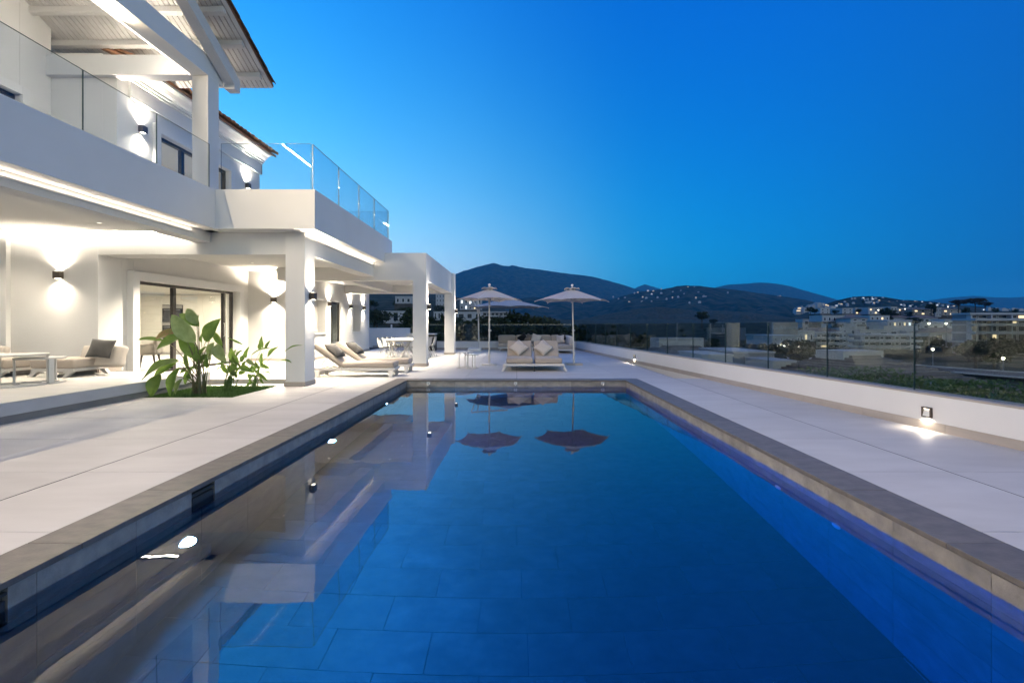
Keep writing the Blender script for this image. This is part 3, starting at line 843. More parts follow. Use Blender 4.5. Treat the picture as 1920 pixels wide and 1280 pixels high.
# ------------------------------------------------------------------ glass balustrades
GM = [m_glass]
def panel(t, a, b, z0, z1, th=0.017):
    m = MB().bar((a[0], a[1], (z0 + z1) / 2), (b[0], b[1], (z0 + z1) / 2), th, z1 - z0)
    o = m.build("glass_panel", GM[0], t)
    e = MB()
    d = Vector((b[0] - a[0], b[1] - a[1], 0)).normalized()
    for p, s in ((Vector((a[0], a[1], 0)), -1), (Vector((b[0], b[1], 0)), 1)):
        e.bar(p + d * s * 0.0012 + Vector((0, 0, z0)), p + d * s * 0.0012 + Vector((0, 0, z1)), 0.002, th + 0.002, up=d.cross(Vector((0, 0, 1))))
    e.bar((a[0], a[1], z1 + 0.0012), (b[0], b[1], z1 + 0.0012), th + 0.001, 0.002)
    e.build("glass_edge", m_gedge, o)
    return o
def run(t, p0, p1, cuts, z0, z1, gap=0.007):
    p0, p1 = Vector((*p0, 0)), Vector((*p1, 0))
    d = (p1 - p0).normalized()
    e = [0.0] + cuts + [(p1 - p0).length]
    for a, b in zip(e[:-1], e[1:]):
        panel(t, p0 + d * (a + gap / 2), p0 + d * (b - gap / 2), z0, z1)
gb = thing("glass_balustrade", "clear glass balustrade on the upper left balcony in front of the square upper column", "balustrade", (-6.23, 5, 4.06))
run(gb, (-6.23, -2.9), (-6.23, 9.72), [1.45 + 2.9 - 1.56, 2.9 + 2.69, 2.9 + 4.07, 2.9 + 5.48, 2.9 + 6.89, 2.9 + 8.30], 4.02, 4.955)
gb = thing("glass_balustrade", "clear glass balustrade along the outer edge of the corner balcony", "balustrade", (-4.22, 12.5, 4.06))
run(gb, (-6.1, 9.90), (-4.24, 9.90), [], 4.02, 5.03)
run(gb, (-4.22, 9.92), (-4.22, 15.76), [1.46, 2.91, 4.28], 4.02, 5.03)
run(gb, (-8.2, 15.79), (-4.26, 15.79), [1.3, 2.6], 4.02, 5.03)

# ------------------------------------------------------------------ boundary walls with glass
bw = thing("boundary_wall", "low white boundary wall running along the right side of the deck", "wall", (4.5, 11, 0))
def ll(Y, off=0.0): return (wallx(Y) + off, Y)
Y0, Y1 = -4.0, 25.2
def slab(mb, o0, o1, a, b, z0, z1):
    mb.prism([ll(a, o0), ll(a, o1), ll(b, o1), ll(b, o0)], z0, z1)
    return mb
slab(MB(), 0.0, 0.26, Y0, Y1, -1.6, 0.425).build("wall_body", m_stucco, bw)
slab(MB(), -0.004, 0.27, Y0, Y1, 0.4255, 0.45).build("wall_cap", m_skirt, bw, 0.002, 1)
ys = [-4.0, -2.6, -1.4, -0.2, 1.0, 2.2, 3.4, 4.55, 5.75, 6.95, 8.15, 9.35, 10.55, 11.75, 12.95, 14.15, 15.35, 16.55, 17.75, 18.95, 20.15, 21.35, 22.55, 23.75, 25.2]
for a, b in zip(ys[:-1], ys[1:]): slab(MB(), -0.016, -0.001, a + 0.002, b - 0.002, 0, 0.105).build("skirting_tile", m_skirt, bw)
bk = thing("boundary_wall", "low white boundary wall across the far end of the deck behind the long sofa", "wall", (-1, 25.3, 0))
MB().box(-5.3, 3.10, 25.2, 25.45, -1.6, 0.425).build("wall_body", m_stucco, bk)
MB().box(-5.3, 3.10, 25.196, 25.46, 0.4255, 0.45).build("wall_cap", m_skirt, bk, 0.002, 1)
x = -5.3
while x < 3.0:
    MB().box(x + 0.002, min(x + 1.2, 3.08) - 0.002, 25.184, 25.199, 0, 0.105).build("skirting_tile", m_skirt, bk); x += 1.2
bl = thing("boundary_wall", "taller white wall behind the dining table with a small candle lamp on top", "wall", (-7, 28, 0))
MB().box(-8.9, -6.25, 28.0, 28.2, -1, 1.10).build("wall_body", m_stucco, bl)
MB().box(-8.9, -6.24, 27.99, 28.21, 1.1005, 1.125).build("wall_cap", m_trimw, bl)
MB().box(-8.4, -6.25, 27.985, 27.999, 0, 0.1).build("skirting_tile", m_skirt, bl)
MB().box(-6.25, -5.3, 28.0, 28.2, -1, 0.40).build("wall_end", m_stucco, bl)
MB().box(-5.42, -5.3, 25.45, 28.2, -1, 0.40).build("wall_return", m_stucco, bl)
cl = thing("candle_lamp", "small white candle lamp standing on the wall behind the dining table", "lamp", (gx(734, 28.1), 28.1, 1.125))
MB().lathe([(0.0001, 0), (0.05, 0), (0.045, 0.2), (0.0001, 0.2)], n=12).build("holder", m_wmetal, cl, keep=False)
GM[0] = m_glass2
gbr = thing("glass_balustrade", "long frameless glass balustrade on the right boundary wall", "balustrade", (4.8, 11, 0.45))
L = math.hypot(1, 0.105)
def yl(Y): return (Y - Y0) * L
cuts = [-2.9, -1.35, 0.2, 1.7, 3.23, 4.76, 6.29, 7.81, 9.34, 10.88, 12.44, 14.03, 15.6, 17.2, 18.75, 20.3, 21.85, 23.4]
run(gbr, ll(Y0, 0.12), ll(Y1, 0.12), [yl(c) for c in cuts], 0.45, 1.345)
gbk = thing("glass_balustrade", "frameless glass balustrade on the far boundary wall behind the sofa", "balustrade", (-1, 25.32, 0.45))
run(gbk, (-5.28, 25.32), (3.1, 25.32), [1.56, 3.12, 4.68, 6.24], 0.45, 1.345)
gbs = thing("glass_balustrade", "short glass balustrade panel beside the wall behind the dining table", "balustrade", (-5.8, 28.1, 0.4))
run(gbs, (-6.22, 28.1), (-5.36, 28.1), [], 0.40, 1.345)
# step lamps in the right wall
for Y, lb in ((5.98, "lit bronze step lamp in the right boundary wall nearest the camera"), (16.4, "lit step lamp in the right boundary wall near the parasol")):
    t = thing("step_lamp", lb, "step lamp", (wallx(Y), Y, 0.215), math.pi / 2 + math.atan(0.105), "step lamps in the boundary wall")
    s = 0.062 if Y < 10 else 0.07
    fr = MB().box(-s, s, 0, 0.03, s * 0.72, s).box(-s, s, 0, 0.03, -s, -s * 0.8).box(-s, -s * 0.75, 0, 0.03, -s * 0.8, s * 0.72).box(s * 0.75, s, 0, 0.03, -s * 0.8, s * 0.72)
    fr.build("frame", m_lamp, t, keep=False)
    MB().hexa([(-s * .75, 0.001, -s * .8), (s * .75, 0.001, -s * .8), (s * .75, 0.026, -s * .8), (-s * .75, 0.026, -s * .8), (-s * .75, 0.001, s * .72), (s * .75, 0.001, s * .72), (s * .75, 0.003, s * .72), (-s * .75, 0.003, s * .72)]).build("reflector", m_grill, t, keep=False)
    MB().box(-s * .6, s * .6, 0.006, 0.022, s * .62, s * .71).build("lens", m_slens, t, keep=False)
    n = Vector((-1, -0.105, 0)).normalized()
    light("lamp_light", 'SPOT', Vector((wallx(Y), Y, 0.138)) + n * 0.022, 0.55 if Y < 10 else 1.6, aim=(n.x * 0.12, n.y * 0.12, -1), parent=t, spot_size=R(172), spot_blend=0.5, shadow_soft_size=0.015)
from mathutils import noise as mnoise
# ------------------------------------------------------------------ soft furnishing shapes
def cushion(w, d, h, mat, name, parent, loc, rot=None, r=0.05, puff=0.012, nx=10, ny=10):
    """rounded, slightly puffed block cushion; loc = centre of its underside"""
    bm = bmesh.new()
    bmesh.ops.create_cube(bm, size=1.0)
    for v in bm.verts: v.co = Vector((v.co.x * w, v.co.y * d, v.co.z * h + h / 2))
    bmesh.ops.bevel(bm, geom=list(bm.edges), offset=r, segments=3, profile=0.6, affect='EDGES')
    bmesh.ops.subdivide_edges(bm, edges=[e for e in bm.edges if e.calc_length() > 0.25], cuts=6, use_grid_fill=True)
    off = Vector((rnd.uniform(0, 50), rnd.uniform(0, 50), 0))
    for v in bm.verts:
        fx, fy = 1 - (2 * v.co.x / w) ** 2, 1 - (2 * v.co.y / d) ** 2
        k = max(fx, 0) * max(fy, 0)
        v.co.z += puff * k * (1 if v.co.z > h / 2 else -0.2)
        nz = mnoise.noise_vector(v.co * 5.5 + off) * 0.010 + mnoise.noise_vector(v.co * 16 + off) * 0.0035
        v.co += nz
    me = bpy.data.meshes.new(name)
    bm.to_mesh(me); bm.free()
    for p in me.polygons: p.use_smooth = True
    me.materials.append(mat)
    o = bpy.data.objects.new(name, me)
    COL.objects.link(o)
    o.matrix_basis = Matrix.Translation(loc) @ (rot or Matrix.Identity(4))
    if parent is not None: setparent(o, parent)
    return o
def pillow_mesh(w, h, t, mat, name, n=12):
    m = MB(); vs = []
    for sgn in (1, -1):
        for j in range(n + 1):
            for i in range(n + 1):
                u, v = -1 + 2 * i / n, -1 + 2 * j / n
                k = max(0.0, (1 - abs(u) ** 2.4) * (1 - abs(v) ** 2.4)) ** 0.62
                pin = 1 - 0.07 * (1 - abs(v)) * abs(u) ** 2, 1 - 0.07 * (1 - abs(u)) * abs(v) ** 2
                wr = 0.012 * math.sin(u * 5 + v * 3.1) * k
                vs.append((u * w / 2 * pin[0], v * h / 2 * pin[1], sgn * (t / 2) * k + wr))
    N = n + 1; fs = []
    for s_ in (0, 1):
        b = s_ * N * N
        for j in range(n):
            for i in range(n):
                q = (b + j * N + i, b + j * N + i + 1, b + (j + 1) * N + i + 1, b + (j + 1) * N + i)
                fs.append(q if s_ == 0 else q[::-1])
    m.add(vs, fs, True)
    o = m.build(name, mat, None)
    bm = bmesh.new(); bm.from_mesh(o.data); bmesh.ops.remove_doubles(bm, verts=bm.verts, dist=0.0005); bm.to_mesh(o.data); bm.free()
    return o
def pillow(w, h, t, mat, label, loc, normal, spin=0.0, name="pillow", group=None):
    """scatter pillow lying with its face along normal; spin turns it in its own plane"""
    o = pillow_mesh(w, h, t, mat, name)
    n = Vector(normal).normalized()
    q = n.to_track_quat('Z', 'Y').to_matrix().to_4x4()
    o.matrix_basis = Matrix.Translation(loc) @ q @ Matrix.Rotation(spin, 4, 'Z')
    return tag(o, label, "pillow", group)

TZ = 0.28
# ------------------------------------------------------------------ lounge seats on the left terrace
def lounge(cx, cy, label, rz=0.0):
    t = thing("lounge_seat", label, "lounge seat", (cx, cy, TZ), rz, "low lounge seats on the left terrace")
    fr = MB().box(-0.41, 0.41, -0.41, -0.35, 0.105, 0.165).box(-0.41, 0.41, 0.35, 0.41, 0.105, 0.165).box(-0.41, -0.35, -0.35, 0.35, 0.105, 0.165).box(0.35, 0.41, -0.35, 0.35, 0.105, 0.165)
    for k in range(5): fr.box(-0.35, 0.35, -0.30 + k * 0.135, -0.24 + k * 0.135, 0.135, 0.158)
    fr.build("frame", m_wmetal, t, 0.006, 2, keep=False)
    for sx in (-1, 1):
        for sy in (-1, 1):
            # wide plank legs, splayed to the left like the ones in the photograph
            x = 0.34 * sx
            m = MB().hexa([(x - 0.115 * 1 - 0.045, sy * 0.36 - 0.04, 0), (x - 0.115 + 0.045, sy * 0.36 - 0.04, 0), (x - 0.115 + 0.045, sy * 0.36 + 0.04, 0), (x - 0.115 - 0.045, sy * 0.36 + 0.04, 0),
                           (x - 0.055, sy * 0.36 - 0.045, 0.105), (x + 0.055, sy * 0.36 - 0.045, 0.105), (x + 0.055, sy * 0.36 + 0.045, 0.105), (x - 0.055, sy * 0.36 + 0.045, 0.105)]) if not (sx > 0 and sy > 0) else \
                MB().hexa([(x + 0.10 - 0.045, sy * 0.36 - 0.04, 0), (x + 0.10 + 0.045, sy * 0.36 - 0.04, 0), (x + 0.10 + 0.045, sy * 0.36 + 0.04, 0), (x + 0.10 - 0.045, sy * 0.36 + 0.04, 0),
                           (x - 0.055, sy * 0.36 - 0.045, 0.105), (x + 0.055, sy * 0.36 - 0.045, 0.105), (x + 0.055, sy * 0.36 + 0.045, 0.105), (x - 0.055, sy * 0.36 + 0.045, 0.105)])
            m.build("leg", m_wmetal, t, 0.005, 1, keep=False)
    o = cushion(0.86, 0.84, 0.185, m_taupe, "seat_cushion", None, (0, 0, 0.166))
    o.parent = t; o.matrix_parent_inverse = Matrix.Identity(4)
    return t
lounge(gx(137, 9.8), 9.76, "taupe lounge seat with a charcoal pillow standing against the left terrace wall")
bc = cushion(0.86, 0.44, 0.17, m_cream, "back_cushion", None, (-8.56, 10.03, 0.625), Matrix.Rotation(R(72), 4, 'X'), r=0.06)
tag(bc, "loose cream back cushion leaning on the terrace wall behind the lounge seat", "cushion")
pillow(0.47, 0.40, 0.15, m_char, "charcoal pillow on the taupe lounge seat by the terrace wall", (gx(187, 9.75), 9.78, 0.82), (0.12, -1, 0.45), R(-4))
lounge(-10.35, 9.72, "second lounge seat half hidden behind the nested round tables")
bc = cushion(0.86, 0.44, 0.17, m_cream, "back_cushion", None, (-10.9, 9.9, 0.625), Matrix.Rotation(R(72), 4, 'X'), r=0.06)
tag(bc, "loose cream back cushion on the lounge seat behind the nested tables", "cushion")

def round_table(name, label, cx, cy, z0, r, ztop, legs, group=None, th=0.03, lw=0.075, lt=0.03, base=True, a0=0.0):
    t = thing(name, label, "side table", (cx, cy, z0), 0, group)
    h = ztop - z0
    MB().lathe([(0.0001, h - th), (r - 0.004, h - th), (r, h - th + 0.004), (r, h - 0.004), (r - 0.004, h), (0.0001, h)], n=40).build("top", m_wmetal, t, keep=False)
    for k in range(legs):
        a = a0 + k * 2 * math.pi / legs
        d, s = Vector((math.cos(a), math.sin(a), 0)), Vector((-math.sin(a), math.cos(a), 0))
        rr = r - lt * 0.8
        p = [d * (rr - lt / 2) - s * lw / 2, d * (rr - lt / 2) + s * lw / 2, d * (rr + lt / 2) + s * lw / 2, d * (rr + lt / 2) - s * lw / 2]
        MB().hexa([(q.x, q.y, 0.028) for q in p] + [(q.x, q.y, h - th) for q in p]).build("leg", m_wmetal, t, 0.003, 1, keep=False)
    if base:
        m = MB(); n = 36
        a1 = a0 + (legs - 1) * 2 * math.pi / legs + 0.1
        prof = []
        vs, fs = [], []
        for i in range(n + 1):
            a = a0 - 0.1 + (a1 - a0 + 0.1) * i / n
            for q, z in ((r - 0.09, 0), (r, 0), (r, 0.027), (r - 0.09, 0.027)): vs.append((q * math.cos(a), q * math.sin(a), z))
        for i in range(n):
            for k in range(4): fs.append((i * 4 + k, i * 4 + (k + 1) % 4, (i + 1) * 4 + (k + 1) % 4, (i + 1) * 4 + k))
        fs += [(3, 2, 1, 0), (n * 4, n * 4 + 1, n * 4 + 2, n * 4 + 3)]
        m.add(vs, fs)
        m.build("foot_ring", m_wmetal, t, keep=False)
    return t
round_table("side_table", "larger white round table at the left edge of the terrace, standing over the small one", -8.47, 8.07, TZ, 0.44, 0.815, 3, "nested white round tables on the left terrace", a0=R(-78))
round_table("side_table", "smaller white round table tucked under the larger one on the left terrace", -8.36, 8.42, TZ, 0.34, 0.735, 3, "nested white round tables on the left terrace", a0=R(-20))
# thin framed pair at the far end of the pool
def wire_table(label, cx, cy, r, ztop):
    t = thing("side_table", label, "side table", (cx, cy, 0), 0, "small round tables by the parasol")
    MB().lathe([(0.0001, ztop - 0.022), (r - 0.003, ztop - 0.022), (r, ztop - 0.019), (r, ztop - 0.003), (r - 0.003, ztop), (0.0001, ztop)], n=32).build("top", m_wmetal, t, keep=False)
    for a in (R(-55), R(-125), R(90)):
        x, y = (r - 0.02) * math.cos(a), (r - 0.02) * math.sin(a)
        MB().box(x - 0.012, x + 0.012, y - 0.012, y + 0.012, 0.02, ztop - 0.022).build("leg", m_wmetal, t, keep=False)
    MB().lathe([(r - 0.035, 0), (r - 0.005, 0), (r - 0.005, 0.02), (r - 0.035, 0.02), (r - 0.035, 0)], n=32).build("foot_ring", m_wmetal, t, keep=False)
wire_table("taller small round table left of the parasol pole by the far pool edge", -1.59, 14.55, 0.25, 0.49)
wire_table("lower small round table right beside the taller one, near the parasol pole", -1.35, 14.38, 0.215, 0.42)

# ------------------------------------------------------------------ sun loungers left of the pool
def sun_lounger(label, x_right, cy, width, rz):
    t = thing("sun_lounger", label, "sun lounger", (x_right, cy, 0), rz, "sun loungers beside the dining porch")
    w = width / 2
    L = 2.08
    fr = MB().box(-L, 0, -w, -w + 0.045, 0.165, 0.225).box(-L, 0, w - 0.045, w, 0.165, 0.225).box(-0.045, 0, -w + 0.045, w - 0.045, 0.165, 0.225).box(-L, -L + 0.045, -w + 0.045, w - 0.045, 0.165, 0.225)
    fr.build("frame", m_wmetal, t, 0.006, 2, keep=False)
    for k in range(11):
        x = -L + 0.12 + k * 0.17
        MB().box(x, x + 0.06, -w + 0.045, w - 0.045, 0.195, 0.215).build("slat", m_wmetal, t, keep=False)
    for sx in (-0.10, -L + 0.18):
        for sy in (-1, 1):
            y = sy * (w - 0.02)
            MB().hexa([(sx - 0.04, y - 0.03 + sy * 0.03, 0), (sx + 0.04, y - 0.03 + sy * 0.03, 0), (sx + 0.04, y + 0.03 + sy * 0.03, 0), (sx - 0.04, y + 0.03 + sy * 0.03, 0),
                       (sx - 0.06, y - 0.03, 0.165), (sx + 0.06, y - 0.03, 0.165), (sx + 0.06, y + 0.03, 0.165), (sx - 0.06, y + 0.03, 0.165)]).build("leg", m_wmetal, t, 0.004, 1, keep=False)
    a = R(36)
    sc = cushion(1.28, width - 0.02, 0.15, m_taupe, "seat_cushion", None, (-0.67, 0, 0.227), r=0.05)
    bcush = cushion(0.86, width - 0.02, 0.13, m_taupe, "back_cushion", None, (-1.33 - 0.43 * math.cos(a), 0, 0.245 + 0.43 * math.sin(a)), Matrix.Rotation(a, 4, 'Y'), r=0.05)
    br = MB().box(-0.43, 0.43, -w + 0.06, w - 0.06, -0.025, -0.002).build("back_panel", m_wmetal, None)
    br.matrix_basis = Matrix.Translation((-1.33 - 0.43 * math.cos(a), 0, 0.245 + 0.43 * math.sin(a))) @ Matrix.Rotation(a, 4, 'Y')
    st = MB().bar((-1.33 - 0.5 * math.cos(a), 0, 0.225 + 0.5 * math.sin(a)), (-1.98, 0, 0.20), 0.03, 0.02).build("back_strut", m_wmetal, None)
    for o in (sc, bcush, br, st):
        o.parent = t; o.matrix_parent_inverse = Matrix.Identity(4)
    return t
sun_lounger("taupe sun lounger with a charcoal pillow, nearest the pool corner", -3.05, 12.28, 0.66, R(2))
sun_lounger("second taupe sun lounger with a charcoal pillow, behind the first one", -2.93, 13.42, 0.66, R(2))
pillow(0.50, 0.40, 0.19, m_char, "charcoal pillow leaning on the back of the nearer sun lounger", (-4.58, 12.1, 0.66), (0.62, -0.12, 0.78), R(90))
pillow(0.50, 0.40, 0.19, m_char, "charcoal pillow leaning on the back of the farther sun lounger", (-4.48, 13.3, 0.66), (0.62, -0.12, 0.78), R(90))

# ------------------------------------------------------------------ double lounger at the end of the pool
db = thing("double_lounger", "double taupe lounger with raised backs facing the pool under the parasols", "lounger", (0.49, 14.3, 0))
MB().box(-0.84, 0.84, -0.93, -0.86, 0.155, 0.215).box(-0.84, 0.84, 0.86, 0.93, 0.155, 0.215).box(-0.84, -0.78, -0.86, 0.86, 0.155, 0.215).box(0.78, 0.84, -0.86, 0.86, 0.155, 0.215).box(-0.03, 0.03, -0.86, 0.86, 0.155, 0.215).build("frame", m_wmetal, db, 0.006, 2, keep=False)
MB().box(-0.78, 0.78, -0.86, 0.86, 0.185, 0.205).build("slat_panel", m_wmetal, db, keep=False)
for sx in (-1, 1):
    for sy in (-1, 1):
        MB().bar((sx * 0.80, sy * 0.82, 0.16), (sx * 0.90, sy * 0.92, 0.0), 0.05, 0.05).build("leg", m_wmetal, db, 0.004, 1, keep=False)
MB().tube([(0.0, -0.89, 0.155), (0.0, -0.89, 0.0)], 0.018, 8).build("centre_foot", m_blackm, db, keep=False)
for sx in (-1, 1):
    x = 0.405 * sx
    a = R(50)
    s1 = cushion(0.76, 1.05, 0.15, m_taupe, "seat_cushion", None, (x, -0.36, 0.216), r=0.05, puff=0.02)
    s2 = cushion(0.74, 0.66, 0.14, m_taupe, "back_cushion", None, (x, 0.20 + 0.33 * math.cos(a), 0.235 + 0.33 * math.sin(a)), Matrix.Rotation(a, 4, 'X'), r=0.05)
    for o in (s1, s2): o.parent = db; o.matrix_parent_inverse = Matrix.Identity(4)
pillow(0.44, 0.44, 0.15, m_cream, "cream pillow turned on its corner on the left back of the double lounger", (0.06, 14.50, 0.615), (0, -0.78, 0.62), R(45))
pillow(0.44, 0.44, 0.15, m_cream, "cream pillow turned on its corner on the right back of the double lounger", (0.80, 14.50, 0.615), (0, -0.78, 0.62), R(45))

# ------------------------------------------------------------------ long sofa along the far wall
sf = thing("corner_sofa", "long taupe corner sofa against the far boundary wall", "sofa", (0.8, 24.4, 0))
MB().box(-1.75, 1.85, -0.45, 0.45, 0.12, 0.19).box(0.95, 1.85, -2.55, -0.45, 0.12, 0.19).build("frame", m_wmetal, sf, 0.006, keep=False)
for x, y in ((-1.6, -0.38), (-1.6, 0.38), (0.0, -0.38), (1.75, 0.38), (1.05, -2.42), (1.78, -2.45)):
    MB().bar((x, y, 0.12), (x + (0.09 if x > 1.5 else -0.04), y - (0.06 if y < 0 else 0), 0), 0.05, 0.05).build("leg", m_wmetal, sf, keep=False)
for i in range(3):
    o = cushion(0.88, 0.86, 0.17, m_taupe, "seat_cushion", None, (-1.3 + i * 0.9, 0, 0.19), puff=0.015)
    o.parent = sf; o.matrix_parent_inverse = Matrix.Identity(4)
o = cushion(0.88, 2.95, 0.17, m_taupe, "seat_cushion", None, (1.40, -1.05, 0.19), puff=0.015)
o.parent = sf; o.matrix_parent_inverse = Matrix.Identity(4)
for i in range(4):
    o = cushion(0.89, 0.22, 0.42, m_taupe, "back_cushion", None, (-1.3 + i * 0.9, 0.34, 0.355), r=0.07, puff=0.02)
    o.parent = sf; o.matrix_parent_inverse = Matrix.Identity(4)
for i in range(2):
    o = cushion(0.22, 0.98, 0.40, m_cream, "arm_cushion", None, (1.74, -0.7 - i * 1.02, 0.355), r=0.08, puff=0.02)
    o.parent = sf; o.matrix_parent_inverse = Matrix.Identity(4)
pillow(0.46, 0.46, 0.16, m_black, "black pillow turned on its corner on the long sofa", (0.32, 24.22, 0.62), (0.05, -1, 0.35), R(38))
pillow(0.44, 0.44, 0.16, m_char, "dark taupe pillow between the black and the pale pillow on the long sofa", (0.64, 24.12, 0.60), (0.05, -1, 0.35), R(-30)).data.materials[0] = M("brown_taupe_fabric", (0.16, 0.13, 0.105), 0.95, sheen=0.2, spec=0.2)
pillow(0.46, 0.46, 0.16, m_cream, "pale cream pillow leaning beside the dark ones on the long sofa", (0.95, 24.04, 0.61), (-0.1, -1, 0.35), R(-18))
pillow(0.42, 0.42, 0.15, m_cream, "cream pillow standing at the corner of the long sofa near the right wall", (2.12, 23.4, 0.60), (-0.55, -0.85, 0.35), R(8))
pillow(0.36, 0.36, 0.13, m_black, "small black pillow behind the cream one at the sofa corner", (2.26, 23.85, 0.70), (-0.4, -1, 0.35), R(20))

# ------------------------------------------------------------------ dining set
dt = thing("dining_table", "long pale dining table with trestle legs under the porch", "table", (-4.42, 19.3, 0))
MB().box(-0.58, 0.58, -1.55, 1.55, 0.715, 0.75).build("tabletop", m_wmetal, dt, 0.006, keep=False)
MB().box(-0.45, 0.45, -1.35, -1.29, 0.665, 0.7149).box(-0.45, 0.45, 1.29, 1.35, 0.665, 0.7149).box(-0.03, 0.03, -1.29, 1.29, 0.665, 0.7149).build("under_frame", m_wmetal, dt, keep=False)
for sy in (-1, 1):
    for a, b in (((-0.10, 0.665), (-0.48, 0)), ((0.10, 0.665), (0.48, 0)), ((-0.35, 0.665), (-0.02, 0.0)), ((0.35, 0.665), (0.02, 0.0))):
        MB().bar((a[0], sy * 1.3, a[1]), (b[0], sy * (1.3 + 0.05), b[1]), 0.05, 0.045).build("leg", m_wmetal, dt, keep=False)
m_chair = M("pale_grey_plastic_shell", (0.55, 0.53, 0.50), 0.5)
def chair(label, loc, rz, group):
    t = thing("dining_chair", label, "chair", loc, rz, group)
    # one moulded shell: seat curving up into the back, front towards +x
    prof = [(0.22, 0.435, 0.21), (0.19, 0.45, 0.225), (0.0, 0.435, 0.235), (-0.15, 0.435, 0.23), (-0.205, 0.47, 0.225), (-0.23, 0.56, 0.22), (-0.255, 0.70, 0.20), (-0.275, 0.81, 0.165)]
    vs, fs, n = [], [], 8
    for off in (0, 0.014):
        for i, (x, z, w) in enumerate(prof):
            for k in range(n + 1):
                u = -1 + 2 * k / n
                rise = 0.05 * u * u if i < 6 else 0.0
                vs.append((x + (0.05 * u * u if i > 3 else 0) - (off if i > 3 else 0), u * w, z + rise - (off if i <= 3 else 0)))
    N = n + 1; P = len(prof)
    for s_ in (0, 1):
        for i in range(P - 1):
            for k in range(n):
                q = (s_ * P * N + i * N + k, s_ * P * N + i * N + k + 1, s_ * P * N + (i + 1) * N + k + 1, s_ * P * N + (i + 1) * N + k)
                fs.append(q if s_ else q[::-1])
    for i in range(P - 1):
        for k in (0, n): fs.append((i * N + k, (i + 1) * N + k, P * N + (i + 1) * N + k, P * N + i * N + k))
    for k in range(n):
        for i in (0, P - 1): fs.append((i * N + k, i * N + k + 1, P * N + i * N + k + 1, P * N + i * N + k))
    MB().add(vs, fs, True).build("seat_shell", m_chair, t, keep=False)
    for sx in (-1, 1):
        for sy in (-1, 1):
            MB().tube([(sx * 0.11, sy * 0.11, 0.42), (sx * 0.24 - 0.01, sy * 0.23, 0.0)], [0.017, 0.011], 7).build("leg", m_wmetal, t, keep=False)
    return t
c0 = chair("pale moulded dining chair on the left of the table, nearest the loungers", (-5.0, 18.15, 0), 0.0, "chairs along the left side of the dining table")
for i, l in enumerate(("pale moulded dining chair on the left of the table, second from the loungers", "pale moulded dining chair on the left of the table, third from the loungers", "pale moulded dining chair on the left of the table, farthest from the loungers")):
    c = copy_tree(c0); c.location.y = 18.15 + 0.68 * (i + 1); c["label"] = l
for i, l in enumerate(("pale dining chair on the right of the table behind the porch column, nearest one", "pale dining chair on the right of the table behind the porch column, second one",
                       "pale dining chair on the right of the table behind the porch column, third one", "pale dining chair on the right of the table behind the porch column, farthest one")):
    c = copy_tree(c0); c.location = (-3.72 + 0.06 * (i % 2), 18.15 + 0.68 * i, 0); c.rotation_euler.z = math.pi; c["label"] = l; c["group"] = "chairs along the right side of the dining table"
kt = thing("dining_chair", "upholstered grey chair with dark legs inside the kitchen", "chair", (-10.15, 13.2, 0.10), R(200))
o = cushion(0.50, 0.48, 0.10, m_taupe, "seat", None, (0, 0, 0.38)); o.parent = kt; o.matrix_parent_inverse = Matrix.Identity(4)
o = cushion(0.10, 0.50, 0.42, m_taupe, "backrest", None, (-0.24, 0, 0.42)); o.parent = kt; o.matrix_parent_inverse = Matrix.Identity(4)
for sy in (-1, 1):
    o = cushion(0.40, 0.07, 0.26, m_taupe, "armrest", None, (-0.06, sy * 0.25, 0.42), r=0.03); o.parent = kt; o.matrix_parent_inverse = Matrix.Identity(4)
    for sx in (-1, 1):
        MB().tube([(sx * 0.19, sy * 0.18, 0.38), (sx * 0.25, sy * 0.22, 0)], [0.028, 0.018], 8).build("leg", m_frame, kt, keep=False)
ok = thing("outdoor_kitchen", "black outdoor grill cabinet with a white counter between the porch columns", "grill", (-4.6, 24.3, 0))
MB().box(-0.45, 0.50, -0.3, 0.3, 0.0, 0.82).build("cabinet", m_blackm, ok, 0.005, keep=False)
MB().box(-0.9, 0.52, -0.33, 0.33, 0.821, 0.87).build("counter", m_trimw, ok, 0.004, keep=False)
MB().box(-0.9, -0.46, -0.28, 0.28, 0.0, 0.82).build("side_panel", m_stucco, ok, keep=False)
for k in range(2): MB().tube([(-0.40 + k * 0.46, -0.325, 0.70), (-0.02 + k * 0.46, -0.325, 0.70)], 0.012, 6).build("handle", m_steel, ok, keep=False)

# ------------------------------------------------------------------ parasols
def canopy_mesh(r, n, a0, z_edge, z_top, sag=0.06, val=0.035, r_in=0.0, steps=5, sub=6, r_list=None):
    m = MB(); vs, fs = [], []
    for j in range(steps + 1):
        f = 1 - j / steps * (1 - r_in / r)
        for k in range(n):
            ra, rb = (r_list[k], r_list[(k + 1) % n]) if r_list else (r, r)
            A = Vector((ra * math.cos(a0 + 2 * math.pi * k / n), ra * math.sin(a0 + 2 * math.pi * k / n)))
            B = Vector((rb * math.cos(a0 + 2 * math.pi * (k + 1) / n), rb * math.sin(a0 + 2 * math.pi * (k + 1) / n)))
            for i in range(sub):
                u = i / sub
                p = (A * (1 - u) + B * u) * f
                bow = 4 * u * (1 - u)
                p *= 1 - 0.035 * bow * f
                z = z_edge + (z_top - z_edge) * (1 - f) - sag * bow * f * (1 - f) * 1.6 + 0.045 * bow * f * f - 0.05 * (1 - f) * f
                vs.append((p.x, p.y, z))
    C = n * sub
    for j in range(steps):
        for i in range(C):
            fs.append((j * C + i, j * C + (i + 1) % C, (j + 1) * C + (i + 1) % C, (j + 1) * C + i))
    top = len(vs)
    vs.append((0, 0, z_top)) if r_in == 0 else None
    m.add(vs, fs, False)
    return m
